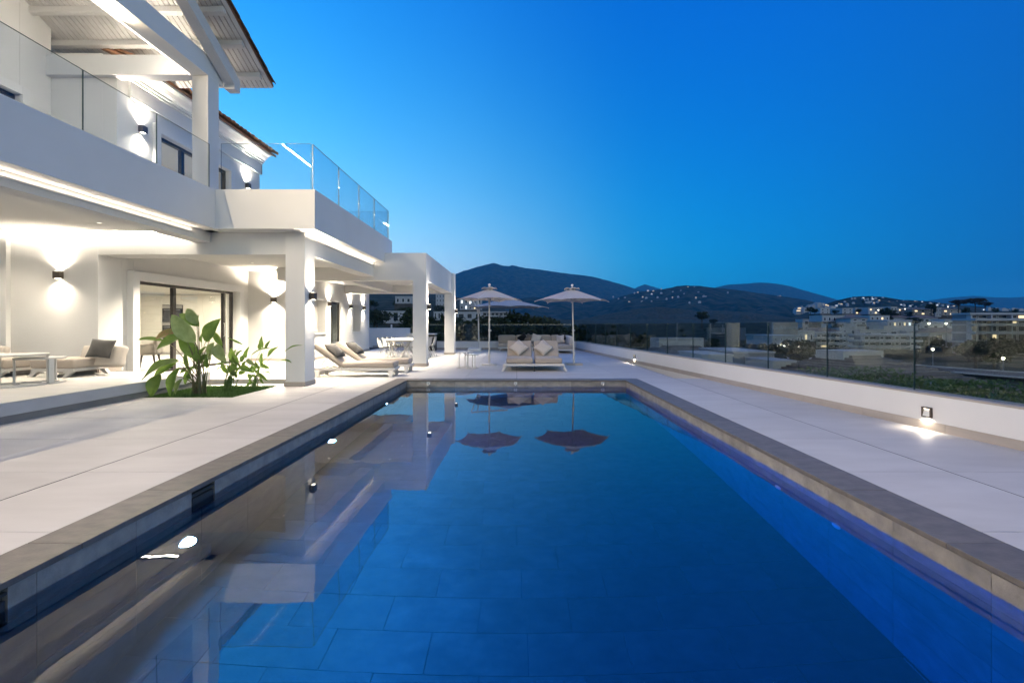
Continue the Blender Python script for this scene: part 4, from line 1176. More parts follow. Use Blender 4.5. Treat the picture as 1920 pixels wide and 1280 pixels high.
def parasol(label, x, y, r, z_edge, z_top, a0, n=6, round_base=True, lean=(0, 0)):
    t = thing("parasol", label, "parasol", (x, y, 0), 0, "parasols at the far end of the pool")
    if round_base: MB().lathe([(0.0001, 0), (0.25, 0), (0.26, 0.012), (0.25, 0.045), (0.06, 0.06), (0.0001, 0.06)], n=32).build("base", m_wmetal, t, keep=False)
    else: MB().box(-0.26, 0.26, -0.26, 0.26, 0, 0.06).build("base", m_skirt, t, 0.008, keep=False)
    MB().tube([(0, 0, 0.05), (0, 0, 0.42)], 0.036, 12).build("base_sleeve", m_wmetal, t, keep=False)
    lx, ly = lean
    MB().tube([(0, 0, 0.06), (lx, ly, z_top + 0.03)], 0.024, 12).build("pole", m_wmetal, t, keep=False)
    MB().tube([(lx * .5, ly * .5, 1.08), (lx * .5, ly * .5, 1.16)], 0.034, 10).build("collar", m_wmetal, t, keep=False)
    MB().tube([(lx * .5 + 0.03, ly * .5, 1.12), (lx * .5 + 0.07, ly * .5, 1.12)], 0.016, 8).build("crank", m_wmetal, t, keep=False)
    m = canopy_mesh(r, n, a0, z_edge, z_top - 0.03, r_in=0.14)
    m.v = [(a + lx, b + ly, c) for a, b, c in m.v]
    cn = m.build("canopy", m_canopy, t, keep=False)
    so = cn.modifiers.new("cloth", 'SOLIDIFY'); so.thickness = 0.006
    m = canopy_mesh(0.26, n, a0, z_top - 0.045, z_top + 0.02, r_in=0.03, sag=0.0, steps=3)
    m.v = [(a + lx, b + ly, c) for a, b, c in m.v]
    cp = m.build("vent_cap", m_canopy, t, keep=False)
    so = cp.modifiers.new("cloth", 'SOLIDIFY'); so.thickness = 0.02
    b = MB(); b.lathe([(0.0001, 0), (0.022, 0.004), (0.022, 0.02), (0.036, 0.035), (0.045, 0.06), (0.036, 0.088), (0.0001, 0.1)], (lx, ly, z_top + 0.02), 16)
    b.build("finial", m_trimw, t, keep=False)
    for k in range(n):
        a = a0 + 2 * math.pi * k / n
        d = Vector((math.cos(a), math.sin(a), 0))
        o = Vector((lx, ly, 0))
        MB().bar(o + d * 0.05 + Vector((0, 0, z_top - 0.07)), o + d * (r * 1.01) + Vector((0, 0, z_edge - 0.022)), 0.018, 0.024).build("rib", m_wmetal, t, keep=False)
        MB().bar(o + d * 0.03 + Vector((0, 0, z_edge - 0.02)), o + d * (r * 0.55) + Vector((0, 0, z_edge + (z_top - z_edge) * 0.40 - 0.05)), 0.014, 0.018).build("strut", m_wmetal, t, keep=False)
    MB().tube([(lx, ly, z_edge - 0.06), (lx, ly, z_edge + 0.02)], 0.042, 12).build("hub", m_wmetal, t, keep=False)
    return t
parasol("greige parasol on a round base, left of the double lounger", gx(917.5, 15.6), 15.6, 1.10, 2.10, 2.52, R(15))
parasol("greige parasol on a square base, right of the double lounger", gx(1076, 15.75), 15.75, 1.24, 2.08, 2.52, R(7), round_base=False, lean=(-0.055, 0))
ct = thing("parasol", "large cantilever parasol with a side mast behind the left parasol", "parasol", (gx(897, 24.3), 24.3, 0), 0, "parasols at the far end of the pool")
MB().box(-0.50, 0.14, -0.35, 0.35, 0, 0.13).build("base", m_trimw, ct, 0.01, keep=False)
MB().bar((0.03, 0, 0.13), (-0.02, 0, 2.72), 0.085, 0.06).build("mast", m_wmetal, ct, keep=False)
MB().box(-0.07, 0.09, -0.09, -0.03, 1.88, 2.1).build("crank_box", m_wmetal, ct, 0.01, keep=False)
cx = gx(952, 24.3) - gx(897, 24.3)
MB().bar((-0.35, 0, 2.80), (cx, 0, 2.72), 0.06, 0.07).build("arm", m_wmetal, ct, keep=False)
MB().bar((-0.35, 0, 2.80), (-0.02, 0, 1.95), 0.045, 0.05).build("stay", m_wmetal, ct, keep=False)
m = canopy_mesh(2.1, 8, R(4), 2.17, 2.66, r_in=0.03)
m.v = [(a + cx, b, c) for a, b, c in m.v]
o = m.build("canopy", M("white_parasol_fabric", (0.58, 0.56, 0.54), 0.9, transl=0.25), ct, keep=False)
o.modifiers.new("cloth", 'SOLIDIFY').thickness = 0.006
for k in range(8):
    a = R(4) + 2 * math.pi * k / 8
    d = Vector((math.cos(a), math.sin(a), 0)); c = Vector((cx, 0, 0))
    MB().bar(c + d * 0.05 + Vector((0, 0, 2.62)), c + d * 2.09 + Vector((0, 0, 2.15)), 0.02, 0.025).build("rib", m_wmetal, ct, keep=False)

# ------------------------------------------------------------------ planted bed
bed = tag(empty("planted_bed", (-5.88, 9.36, 0)), kind="structure")
MB().box(BEDX0, BEDX1, BEDY0, BEDY1 + 0.08, -0.5, -0.004).build("soil", m_soil, bed)
gm = MB(); gv, gf = [], []
for i in range(15000):
    x, y = rnd.uniform(BEDX0 + .01, BEDX1 - .01), rnd.uniform(BEDY0 + .01, BEDY1 + 0.05)
    h = rnd.uniform(0.02, 0.05); a = rnd.uniform(0, 6.28); w = 0.003
    lx, ly = rnd.uniform(-.02, .02), rnd.uniform(-.02, .02)
    b = len(gv)
    gv += [(x - w * math.cos(a), y - w * math.sin(a), -0.006), (x + w * math.cos(a), y + w * math.sin(a), -0.022), (x + lx, y + ly, -0.004 + h)]
    gf.append((b, b + 1, b + 2))
gm.add(gv, gf)
tag(gm.build("lawn", m_grass), kind="stuff")

def leaf_mesh(base, tip, width, face, fold=0.25, droop=0.0, mat=None, n=9):
    """blade from base to tip, turned so that its upper side looks along face"""
    base, tip = Vector(base), Vector(tip)
    ax = tip - base; Lf = ax.length; ax.normalize()
    face = Vector(face).normalized()
    sd = ax.cross(face)
    if sd.length < 0.05: sd = ax.cross(Vector((0, 0, 1)))
    sd.normalize()
    up = sd.cross(ax)
    vs, fs = [], []
    wob = rnd.uniform(0, 6.28)
    for i in range(n + 1):
        s = i / n
        w = width * (math.sin(math.pi * min(1, s ** 0.85 * 0.95 + 0.035)) ** 0.72) * (1 - 0.18 * s) * 0.56
        if i == n: w = 0.002
        c = base + ax * (Lf * s) + up * (0.10 * Lf * math.sin(math.pi * s)) + Vector((0, 0, -droop * Lf * s * s))
        for k in range(-2, 3):
            u = k / 2
            e = 0.05 * width * math.sin(wob + s * 9 + k)
            vs.append(tuple(c + sd * (u * w) + up * (fold * abs(u) * w + (e * abs(u)))))
    for i in range(n):
        for k in range(4): fs.append((i * 5 + k, i * 5 + k + 1, (i + 1) * 5 + k + 1, (i + 1) * 5 + k))
    mb = MB().add(vs, fs, True)
    mid = [Vector(vs[i * 5 + 2]) + up * -0.002 for i in range(n + 1)]
    mb.tube(mid, [0.004 * (1 - 0.8 * i / n) + 0.001 for i in range(n + 1)], 5, cap=False)
    return mb
def plant(label, bx, by, Y, leaves, stalkr, spread, trunk=0, extra=0):
    root = at(bx, by, Y)
    t = thing("bird_of_paradise_plant", label, "plant", (root.x, root.y, -0.004))
    m = Y / F
    leaves = list(leaves)
    for i in range(extra):                                  # a few more half hidden blades inside the tuft
        l0 = rnd.choice(leaves)
        x0 = bx + (l0[0] - bx) * rnd.uniform(0.3, 0.8) + rnd.uniform(-8, 8); y0 = by + (l0[1] - by) * rnd.uniform(0.5, 0.85)
        ln = math.hypot(l0[2] - l0[0], l0[3] - l0[1]) * rnd.uniform(0.6, 0.95); an = rnd.uniform(-2.4, -0.7)
        leaves.append((x0, y0, x0 + ln * math.cos(an), y0 + ln * math.sin(an), l0[4] * rnd.uniform(0.5, 0.85), rnd.uniform(-0.15, 0.25), 'g', 0.0))
    for (x0, y0, x1, y1, w, dy, kind, droop) in leaves:
        b = at(x0, y0, Y + dy * 0.6); e = at(x1, y1, Y + dy)
        face = Vector((rnd.uniform(-.35, .35), -1.0, rnd.uniform(0.1, 0.7))) if kind != 's' else Vector((0.5, -0.4, 1))
        mt = {'g': m_leaf, 's': m_leaf, 'p': m_leafp, 'b': m_leafb}[kind]
        leaf_mesh(b, e, w * m * 0.92, face, 0.42, droop).build("leaf", mt, t)
        s = root + Vector((rnd.uniform(-spread, spread), rnd.uniform(-spread, spread), -0.03))
        h = b - s
        c1 = s + Vector((h.x * 0.15, h.y * 0.15, h.z * 0.55)) + Vector((0, 0, max(0, 0.25 * abs(h.x)) + 0.05))
        if h.z < 0.25: c1.z = max(c1.z, b.z + 0.25 * abs(h.x) + 0.05)
        pts = []
        for i in range(9):
            u = i / 8
            pts.append(s * (1 - u) ** 2 + c1 * 2 * u * (1 - u) + b * u * u)
        MB().tube(pts, [stalkr * (1.5 - 0.95 * i / 8) for i in range(9)], 6).build("stalk", m_stalk if trunk else m_stalkg, t)
    if trunk:
        for k in range(trunk):
            a = 2 * math.pi * k / trunk
            s = root + Vector((0.04 * math.cos(a), 0.04 * math.sin(a), -0.04))
            MB().tube([s, s + Vector((0.03 * math.cos(a), 0.03 * math.sin(a), 0.18)), s + Vector((0.05 * math.cos(a), 0.05 * math.sin(a), 0.30 + 0.16 * rnd.random()))], [0.018, 0.015, 0.006], 7).build("stem", m_stalk, t)
    return t
big = [(366, 641, 322, 590, 31, -0.1, 'p', 0), (371, 611, 336, 588, 17, 0.12, 'g', 0), (369, 607, 351, 578, 20, 0.05, 'p', 0), (373, 612, 372, 590, 8, 0.2, 'g', 0),
       (386, 640, 414, 597, 27, -0.05, 'g', 0), (344, 630, 294, 654, 20, -0.2, 'g', 0.02), (340, 622, 291, 634, 18, -0.05, 'b', 0.02), (306, 638, 258, 637, 9, 0.1, 'g', 0),
       (334, 676, 266, 711, 26, -0.35, 's', 0.02), (331, 678, 289, 706, 16, -0.15, 'g', 0.02), (300, 702, 284, 746, 25, -0.35, 'g', 0), (337, 689, 320, 746, 22, -0.3, 'g', 0), (342, 710, 329, 740, 13, -0.1, 'p', 0),
       (402, 642, 393, 674, 17, 0.1, 'p', 0), (405, 646, 424, 678, 22, -0.1, 'p', 0.02), (401, 623, 417, 648, 12, 0.2, 'g', 0.05), (366, 641, 338, 654, 20, 0.25, 'p', 0), (348, 660, 358, 700, 9, 0.1, 'g', 0),
       (351, 694, 337, 702, 10, 0.15, 'g', 0), (343, 605, 326, 600, 12, 0.3, 'g', 0)]
plant("tall bird of paradise plant with broad leaves in the grass bed, the largest of three", 373, 740, 9.0, big, 0.0085, 0.10, 3, 9)
mid = [(440, 680, 434, 651, 13, 0, 'g', 0), (443, 668, 455, 656, 7, 0.1, 'g', 0), (461, 671, 467, 650, 9, 0, 'g', 0), (456, 646, 427, 633, 4, 0.1, 'g', 0), (430, 680, 400, 686, 5, -.1, 's', 0.03), (428, 685, 403, 695, 6, -.15, 's', 0.04),
       (450, 687, 475, 698, 12, -.15, 'g', 0), (462, 674, 480, 685, 9, -.1, 'p', 0.03), (470, 686, 479, 694, 9, 0, 'g', 0), (457, 669, 461, 662, 7, 0.1, 'p', 0), (443, 692, 434, 679, 10, -.1, 'g', 0), (446, 684, 440, 664, 10, 0.15, 'g', 0),
       (455, 690, 462, 676, 9, .1, 'g', 0), (447, 700, 462, 698, 8, -.1, 'g', 0), (438, 694, 431, 686, 9, .1, 'g', 0), (452, 678, 459, 664, 9, .15, 'g', 0), (436, 672, 443, 655, 8, .15, 'p', 0), (466, 700, 470, 712, 7, -.1, 'g', 0)]
plant("middle bird of paradise plant with a dense bright tuft of leaves in the grass bed", 430, 728, 9.75, mid, 0.0055, 0.10, 0, 14)
sml = [(493, 652, 491, 630, 9, 0, 'g', 0), (488, 656, 486, 643, 7, .05, 'g', 0), (497, 654, 507, 638, 6, .05, 'g', 0), (472, 665, 509, 653, 7, -.1, 's', 0), (502, 669, 522, 650, 10, -.05, 'g', 0), (535, 658, 567, 647, 6, 0, 's', 0), (526, 676, 547, 680, 7, -.1, 's', 0),
       (492, 686, 491, 661, 8, 0, 'g', 0), (487, 684, 507, 690, 9, -.1, 'g', 0), (491, 698, 509, 702, 8, -.15, 's', 0), (483, 700, 502, 714, 8, -.15, 'g', 0), (488, 706, 495, 720, 6, -.1, 'g', 0), (474, 716, 462, 724, 7, -.05, 'g', 0), (481, 690, 474, 700, 8, .1, 'g', 0), (486, 692, 478, 678, 7, .1, 'g', 0), (480, 704, 470, 708, 6, .1, 'g', 0)]
plant("smallest bird of paradise plant with narrow upright leaves, nearest the lit column", 477, 727, 9.95, sml, 0.0045, 0.075, 0, 7)
# ------------------------------------------------------------------ land beyond the deck
def lerp_tab(tab, x):
    if x <= tab[0][0]: return tab[0][1]
    for (a, va), (b, vb) in zip(tab[:-1], tab[1:]):
        if x <= b:
            s = (x - a) / (b - a)
            if isinstance(va, (list, tuple)): return [p + (q - p) * s for p, q in zip(va, vb)]
            return va + (vb - va) * s
    return tab[-1][1]
LY = [math.log(v) for v in (30, 60, 120, 200, 300, 500, 900)]
LAND = [(-1500, (720, 680, 640, 610, 590, 575, 570)), (300, (710, 665, 630, 600, 575, 560, 560)), (700, (695, 655, 622, 596, 562, 546, 550)), (800, (695, 658, 628, 600, 566, 550, 552)), (870, (695, 664, 640, 614, 582, 560, 560)),
        (960, (692, 668, 645, 624, 608, 592, 586)), (1060, (694, 672, 652, 634, 620, 606, 600)), (1200, (705, 682, 662, 642, 628, 612, 600)), (1400, (725, 690, 664, 645, 630, 614, 600)),
        (1500, (745, 695, 664, 630, 605, 600, 596)), (1560, (750, 697, 662, 616, 593, 588, 580)), (1750, (760, 697, 660, 616, 592, 584, 576)), (1920, (780, 700, 664, 630, 598, 588, 580)), (3200, (800, 710, 670, 635, 610, 595, 585))]
from mathutils import noise as mnoise
def land_z(x, Y):
    if Y < 6: return -4.6
    px = VX + F * x / Y
    row = lerp_tab(LAND, px)
    if Y < 30:
        s = (Y - 6) / 24
        return -4.6 * (1 - s) + (H - (row[0] - VY) * 30 / F) * s
    l = math.log(min(Y, 900))
    yp = lerp_tab(list(zip(LY, row)), l)
    z = H - (yp - VY) * min(Y, 900) / F
    return z + 0.006 * Y * (mnoise.noise(Vector((x * 0.02, Y * 0.02, 3.1))) + 0.5 * mnoise.noise(Vector((x * 0.07, Y * 0.07, 1.7))))
rowsY = [5.5] + [6 * (900 / 6.0) ** (i / 95) for i in range(96)]
us = [-2.9 + 5.8 * i / 200 for i in range(201)]
vs, fs = [], []
for Y in rowsY:
    for u in us: vs.append((u * Y, Y, land_z(u * Y, Y)))
n = len(us)
for j in range(len(rowsY) - 1):
    for i in range(n - 1): fs.append((j * n + i, j * n + i + 1, (j + 1) * n + i + 1, (j + 1) * n + i))
m_scrub = M("dry_scrub_hillside", (0.026, 0.030, 0.016), 0.95, (0.085, 0.074, 0.05), 0.16, (1, 1, 1), 0.42, 0.70, bump=0.6, bscale=1.2, spec=0.1)
m_forest = M("wooded_mountain", (0.012, 0.020, 0.014), 1.0, (0.085, 0.09, 0.065), 0.022, (1, 1, 1), 0.40, 0.74, spec=0.0)
tag(MB().add(vs, fs, True).build("terrain", m_scrub), kind="structure")
gm = MB()
gm.lathe([(0.0001, 0), (60, 0), (400, 0), (3000, 0), (12000, 0)], (0, 0, -6.2), 64)
tag(gm.build("ground", m_scrub), kind="structure")
HILLS = {}
def mountain(name, key, Yr, Yb, ybase, ridge, mat=None, rough=1.0, p=0.85):
    x0, x1 = ridge[0][0], ridge[-1][0]
    N = max(60, int((x1 - x0) / 5)); T = 26
    vs, fs = [], []
    HILLS[key] = (Yr, Yb, ybase, ridge, p)
    for j in range(T + 8):
        t = j / (T - 1)
        for i in range(N + 1):
            px = x0 + (x1 - x0) * i / N
            yr = lerp_tab(ridge, px)
            amp = (yr - ybase)
            Y = Yb + (Yr - Yb) * t
            x = gx(px, Y)
            rg = 1 - abs(mnoise.noise(Vector((px * 0.016 + t * 1.3, t * 1.1, Yr * 0.003)))) * 2
            nn = 0.55 * rg + mnoise.fractal(Vector((px * 0.022, t * 3.0, Yr * 0.001)), 1.0, 2.0, 5)
            if t <= 1:
                f = t ** p
                yp = ybase + amp * f + nn * 8.5 * rough * math.sin(math.pi * min(1, t)) + mnoise.noise(Vector((px * 0.11, Yr, 0))) * 0.9 * rough * t
                z = H - (yp - VY) * Y / F
            else:
                z = H - (yr + mnoise.noise(Vector((px * 0.11, Yr, 0))) * 0.9 * rough - VY) * Yr / F - (t - 1) * (Yr - Yb) * 0.3
            vs.append((x, Y, z))
    for j in range(T + 7):
        for i in range(N): fs.append((j * (N + 1) + i, j * (N + 1) + i + 1, (j + 1) * (N + 1) + i + 1, (j + 1) * (N + 1) + i))
    o = MB().add(vs, fs, True).build(name, mat or m_forest)
    return tag(o, kind="structure")
def hill_point(key, px, ypx):
    Yr, Yb, ybase, ridge, p = HILLS[key]
    yr = lerp_tab(ridge, px)
    f = max(0.02, min(0.98, (ypx - ybase) / (yr - ybase)))
    Y = Yb + (Yr - Yb) * f ** (1 / p)
    return at(px, ypx, Y)
mountain("mountain", "main", 5200, 3000, 606, [(-300, 585), (300, 560), (600, 545), (700, 540), (800, 526), (850, 515), (872, 507), (900, 499), (925, 493), (934, 495), (942, 498), (955, 499), (960, 497), (985, 502.5), (1010, 505), (1035, 509), (1070, 513.5), (1108, 518), (1140, 526), (1172, 535), (1190, 541), (1215, 548), (1260, 563), (1330, 585), (1420, 604)], rough=0.8)
mountain("mountain", "peak", 7600, 5600, 604, [(1120, 590), (1165, 552), (1185, 543), (1200, 536), (1209, 533), (1225, 537.5), (1245, 543.5), (1290, 560), (1400, 595)], rough=0.5)
mountain("mountain", "right", 6500, 4200, 605, [(1200, 600), (1290, 562), (1345, 538), (1365, 533.5), (1395, 532), (1425, 529.5), (1450, 531), (1480, 536), (1510, 545), (1550, 556), (1575, 563), (1640, 580), (1720, 600)], rough=0.6)
mountain("mountain", "far_right", 7000, 4500, 604, [(1620, 595), (1700, 570), (1750, 562), (1785, 557.5), (1826, 554.5), (1860, 557), (1890, 558), (1920, 556.5), (2050, 551), (2300, 556), (2700, 562), (3300, 580)], rough=0.5)
mountain("hill", "mid_left", 2600, 1500, 612, [(300, 590), (700, 575), (860, 568), (930, 572), (972, 560), (1000, 556.5), (1030, 561), (1080, 557), (1150, 566), (1230, 585), (1330, 604)])
mountain("hill", "houses", 2400, 1200, 612, [(1010, 606), (1080, 585), (1130, 567), (1178, 552), (1205, 546), (1245, 542), (1270, 536.5), (1283, 535), (1310, 536), (1345, 540), (1380, 543), (1420, 549), (1470, 556), (1510, 562), (1560, 575), (1650, 600)])
mountain("hill", "terraced", 1150, 800, 612, [(980, 612), (1040, 606), (1090, 598), (1130, 590), (1190, 580), (1230, 575), (1270, 578), (1310, 584), (1350, 582), (1400, 585), (1440, 590), (1500, 597), (1600, 606)], m_scrub)
mountain("hill", "town", 1300, 920, 600, [(1440, 600), (1500, 585), (1540, 574), (1562, 565), (1600, 556), (1630, 555), (1660, 557), (1690, 562), (1720, 563), (1750, 566), (1800, 572), (1900, 579), (2100, 582), (2600, 590), (3000, 598)])

# ------------------------------------------------------------------ houses beyond
m_hw = M("white_house_render", (0.46, 0.46, 0.455), 0.85, (0.40, 0.40, 0.395), 0.6, objvar=0.06)
m_hb = M("beige_house_render", (0.42, 0.36, 0.30), 0.85, (0.36, 0.31, 0.26), 0.6, objvar=0.06)
m_stone = M("dark_garden_stone", (0.05, 0.045, 0.035), 0.95, (0.09, 0.08, 0.065), 0.8)
m_hg = M("grey_house_wall", (0.22, 0.22, 0.23), 0.85)
m_win = M("dark_window_glass", (0.02, 0.028, 0.036), 0.12)
m_tilr = M("dull_tile_roof", (0.20, 0.15, 0.12), 0.9, (0.14, 0.11, 0.09), 1.5)
m_lit = EM("lit_window", (1.0, 0.74, 0.42), 1.6)
m_litw = EM("lit_window_white", (0.85, 0.93, 1.0), 1.8)
m_bulb = EM("street_lamp_bulb", (1.0, 0.88, 0.68), 14.0)
def win(par, x0, x1, z0, z1, y, lit=None, fr=0.06):
    f = MB().box(x0, x1, y - 0.10, y - 0.001, z0, z0 + fr).box(x0, x1, y - 0.10, y - 0.001, z1 - fr, z1).box(x0, x0 + fr, y - 0.10, y - 0.001, z0 + fr, z1 - fr).box(x1 - fr, x1, y - 0.10, y - 0.001, z0 + fr, z1 - fr).build("window", m_trimw, par)
    MB().box(x0 + fr, x1 - fr, y - 0.05, y - 0.002, z0 + fr, z1 - fr).build("pane", lit or m_win, f)
    return f
def house(label, px0, px1, yt, yb, Y, wins=3, storeys=2, mat=None, roof='flat', depth=9, lit=(), cat="house", group=None, wh=0.55, ww=0.5, name="hillside_house", chim=False):
    x0, x1, z1, z0 = gx(px0, Y), gx(px1, Y), gz(yt, Y), gz(yb, Y)
    t = thing(name, label, cat, ((x0 + x1) / 2, Y, z0), 0, group)
    hr = 0.0 if roof == 'flat' else (z1 - z0) * 0.25
    zt = z1 - hr
    MB().box(x0, x1, Y, Y + depth, z0, zt).build("wall", mat or m_hw, t)
    MB().box(x0 - 0.3, x1 + 0.3, Y - 0.3, Y + depth, z0 - 8, z0 - 0.002).build("foundation", m_stone, t)
    if roof == 'flat':
        pr = MB()
        e = 0.12
        pr.box(x0 - e, x1 + e, Y - e, Y + depth + e, zt + 0.002, zt + 0.22)
        pr.build("roof", mat or m_hw, t)
    else:
        e = 0.5; c = (x0 + x1) / 2; d = depth / 2
        rl = max(0.0, (x1 - x0) / 2 - d * 0.8)
        MB().add([(x0 - e, Y - e, zt), (x1 + e, Y - e, zt), (x1 + e, Y + depth + e, zt), (x0 - e, Y + depth + e, zt), (c - rl, Y + d, z1), (c + rl, Y + d, z1)],
                 [(0, 1, 5, 4), (1, 2, 5), (2, 3, 4, 5), (3, 0, 4), (3, 2, 1, 0)]).build("roof", m_tilr, t)
    if chim: MB().box(x1 - 1.6, x1 - 0.9, Y + 2, Y + 2.7, zt, z1 + 1.0).build("chimney", mat or m_hw, t)
    sh = (zt - z0) / storeys
    for s in range(storeys):
        for k in range(wins):
            cw = (x1 - x0) / wins
            cx = x0 + cw * (k + 0.5)
            hw = cw * ww / 2 * rnd.uniform(0.75, 1.1)
            za = z0 + sh * s + sh * 0.18
            win(t, cx - hw, cx + hw, za, za + sh * wh, Y, {1: m_lit, 2: m_litw}.get(dict(lit).get((s, k))), fr=min(0.09, hw * 0.2))
    return t
def modern(label, px0, px1, floors, ybase, Y, bays=5, depth=12, over=1.6, lit=(), name="modern_apartments", cat="apartment block", mat=None, step=0.0):
    """white slab-fronted block: floors = slab heights in photo pixels, top first"""
    x0, x1 = gx(px0, Y), gx(px1, Y)
    t = thing(name, label, cat, ((x0 + x1) / 2, Y, gz(ybase, Y)), 0)
    zs = [gz(y, Y) for y in floors] + [gz(ybase, Y)]
    MB().box(x0 + 0.3, x1 - 0.3, Y + 0.4, Y + depth, zs[-1], zs[0] - 0.05).build("wall", m_hg, t)
    MB().box(x0 + 0.3, x1 - 0.3, Y - 0.5, Y + depth, zs[-1] - 8, zs[-1] - 0.002).build("foundation", m_stone, t)
    for i, z in enumerate(zs[:-1]):
        o = over * (0.4 if i == 0 else 1.0)
        a, b = x0 + step * i * 0.6, x1 + (step * i * 0.3)
        MB().box(a, b, Y - o, Y + depth, z - 0.42, z).build("balcony" if i else "roof", mat or m_hw, t)
    for i in range(len(zs) - 1):
        za, zb = zs[i + 1], zs[i] - 0.44
        w = (x1 - x0 - 1.0) / bays
        for k in range(bays):
            a = x0 + 0.5 + w * k
            win(t, a + w * 0.06, a + w * 0.94, za + 0.1, zb - 0.1, Y + 0.4, {1: m_lit, 2: m_litw}.get(dict(lit).get((i, k))), 0.08)
        for k in range(0, bays + 1, 2):
            a = x0 + 0.5 + w * k
            MB().box(a - 0.16, a + 0.16, Y - over * 0.35, Y + 0.4, za + 0.001, zb + 0.015).build("pier", mat or m_hw, t)
    return t
house("white flat roofed villa with a dark garage opening on the slope behind the dining table", 716, 768, 584, 606, 150, 3, 1, wh=0.7, ww=0.6)
house("white house high on the slope above the villa, left of the porch column", 741, 771, 556, 569, 230, 3, 1)
house("tall pale tower house seen between the two porch columns", 817, 834, 551, 584, 260, 3, 4, ww=0.35, wh=0.6)
house("white villa with three tall windows seen between the two porch columns", 813, 834, 585, 600, 170, 3, 1, wh=0.7)
modern("white apartment block behind the left parasol poles, with rows of balconies", 903, 953, (584, 592, 602), 613, 220, 6, lit=(((2, 4), 1), ((1, 1), 2)))
house("white block with large dark windows left of the balcony apartments", 857, 904, 585, 614, 216, 3, 2, wh=0.62, ww=0.62)
house("floodlit white building above the apartment block behind the left parasol", 862, 902, 560, 581, 300, 5, 2, lit=(((0, 1), 2), ((1, 2), 2), ((1, 0), 2), ((0, 3), 1)))
house("first small white house right of the balcony apartments", 942, 957, 602, 611, 250, 2, 1, lit=(((0, 1), 1),))
house("second small white house right of the balcony apartments", 960, 973, 603, 610, 256, 2, 1)
house("third, widest small white house right of the balcony apartments", 977, 995, 602, 613, 250, 3, 1)
house("grey roofed house with a lamp behind the long sofa", 1014, 1042, 601, 617, 180, 4, 1, roof='hip', depth=11, chim=True)
house("small white gabled house near the right parasol pole", 1047, 1057, 608, 625, 150, 1, 2, roof='hip', lit=(((0, 0), 1),))
rows = [(1538, 1556, 578, 588, 0, "leftmost white townhouse of the row on the right hillside"), (1579, 1599, 578, 588, 0, "white townhouse second from the left in the row on the right hillside"), (1603, 1626, 577.5, 589, 0, "white townhouse third from the left in the row on the right hillside"),
        (1628, 1656, 577, 589, 1, "white townhouse with a bright lamp left of the dark trees in the hillside row"), (1670, 1682, 575.5, 588, 0, "narrow white townhouse right behind the dark trees in the hillside row"), (1683, 1707, 578, 589, 1, "white townhouse with lit windows right of the dark trees in the hillside row"),
        (1711, 1750, 576.5, 590.5, 2, "beige townhouse left of the narrow white one in the hillside row"), (1754, 1765, 577, 594, 0, "narrow tall white townhouse between the two beige ones"), (1767, 1801, 576.5, 591, 2, "beige townhouse at the right end of the hillside row")]
for i, (a, b, c, d, k, l) in enumerate(rows):
    house(l, a, b, c, d, 262 + (i % 3) * 4, 3 if b - a > 22 else 2, 2, mat=m_hb if k == 2 else None, roof='hip' if k == 2 else 'flat', lit=(((0, 1), 1), ((1, 0), 1)) if k else (((0, 0), 1),) if i % 4 == 2 else (), cat="townhouse", name="townhouse", depth=10)
house("white house below the townhouse row, left of the tall balustrade joint", 1542, 1569, 592, 603, 200, 3, 1)
house("pale house with a grey roof below the middle of the townhouse row", 1595, 1627, 592, 609, 190, 2, 2, roof='hip')
house("white stepped house below the dark trees of the townhouse row", 1631, 1668, 592, 601, 200, 4, 1, lit=(((0, 2), 1),))
house("white house with lit terrace below the lit townhouses", 1664, 1710, 601, 613, 150, 5, 1, lit=(((0, 1), 1), ((0, 3), 1), ((0, 4), 2)))
modern("long white apartment block with slab balconies at the far right", 1812, 1990, (586.5, 597.5, 607, 622, 639, 650), 664, 112, 9, depth=4, over=2.2, lit=(((0, 5), 1), ((1, 4), 1), ((3, 2), 1), ((5, 7), 1), ((2, 6), 2)))
modern("white modern villa with two long slab floors left of the thick balustrade joint", 1524, 1594, (622, 632, 642), 652, 100, 5, depth=4, lit=(((2, 1), 1),), name="modern_villa", cat="villa", step=-1.0)
modern("white modern villa with long terraces right of the thick balustrade joint", 1613, 1722, (626, 637, 648), 656, 104, 7, depth=4, name="modern_villa", cat="villa", step=-1.2)
house("white row house with a line of small arched windows above the restaurant terrace", 1449, 1502, 631, 648, 78, 5, 2, wh=0.5, ww=0.3, lit=(((0, 1), 1), ((0, 2), 1), ((0, 3), 1)))
house("pale house with pillars behind the row house", 1496, 1526, 622, 640, 95, 3, 1, lit=(((0, 1), 1),))
sg = thing("sign_wall", "pale wall with raised lettering behind the balustrade", "sign", (gx(1472, 90), 90, gz(626, 90)))
MB().box(gx(1450, 90), gx(1496, 90), 90, 90.6, gz(640, 90), gz(604, 90)).build("wall", m_hb, sg)
tc = bpy.data.curves.new("lettering", 'FONT'); tc.body = "La Alqueria"; tc.size = 1.05; tc.extrude = 0.04; tc.align_x = 'CENTER'
to = bpy.data.objects.new("lettering", tc); COL.objects.link(to)
bpy.context.view_layer.update()
tm = bpy.data.meshes.new_from_object(to.evaluated_get(bpy.context.evaluated_depsgraph_get()))
bpy.data.objects.remove(to)
tm.materials.clear(); tm.materials.append(m_hw)
lo = bpy.data.objects.new("lettering", tm); COL.objects.link(lo)
lo.matrix_basis = Matrix.Translation((gx(1473, 89.9), 89.95, gz(617, 89.9))) @ Matrix.Rotation(math.pi / 2, 4, 'X')
setparent(lo, sg)
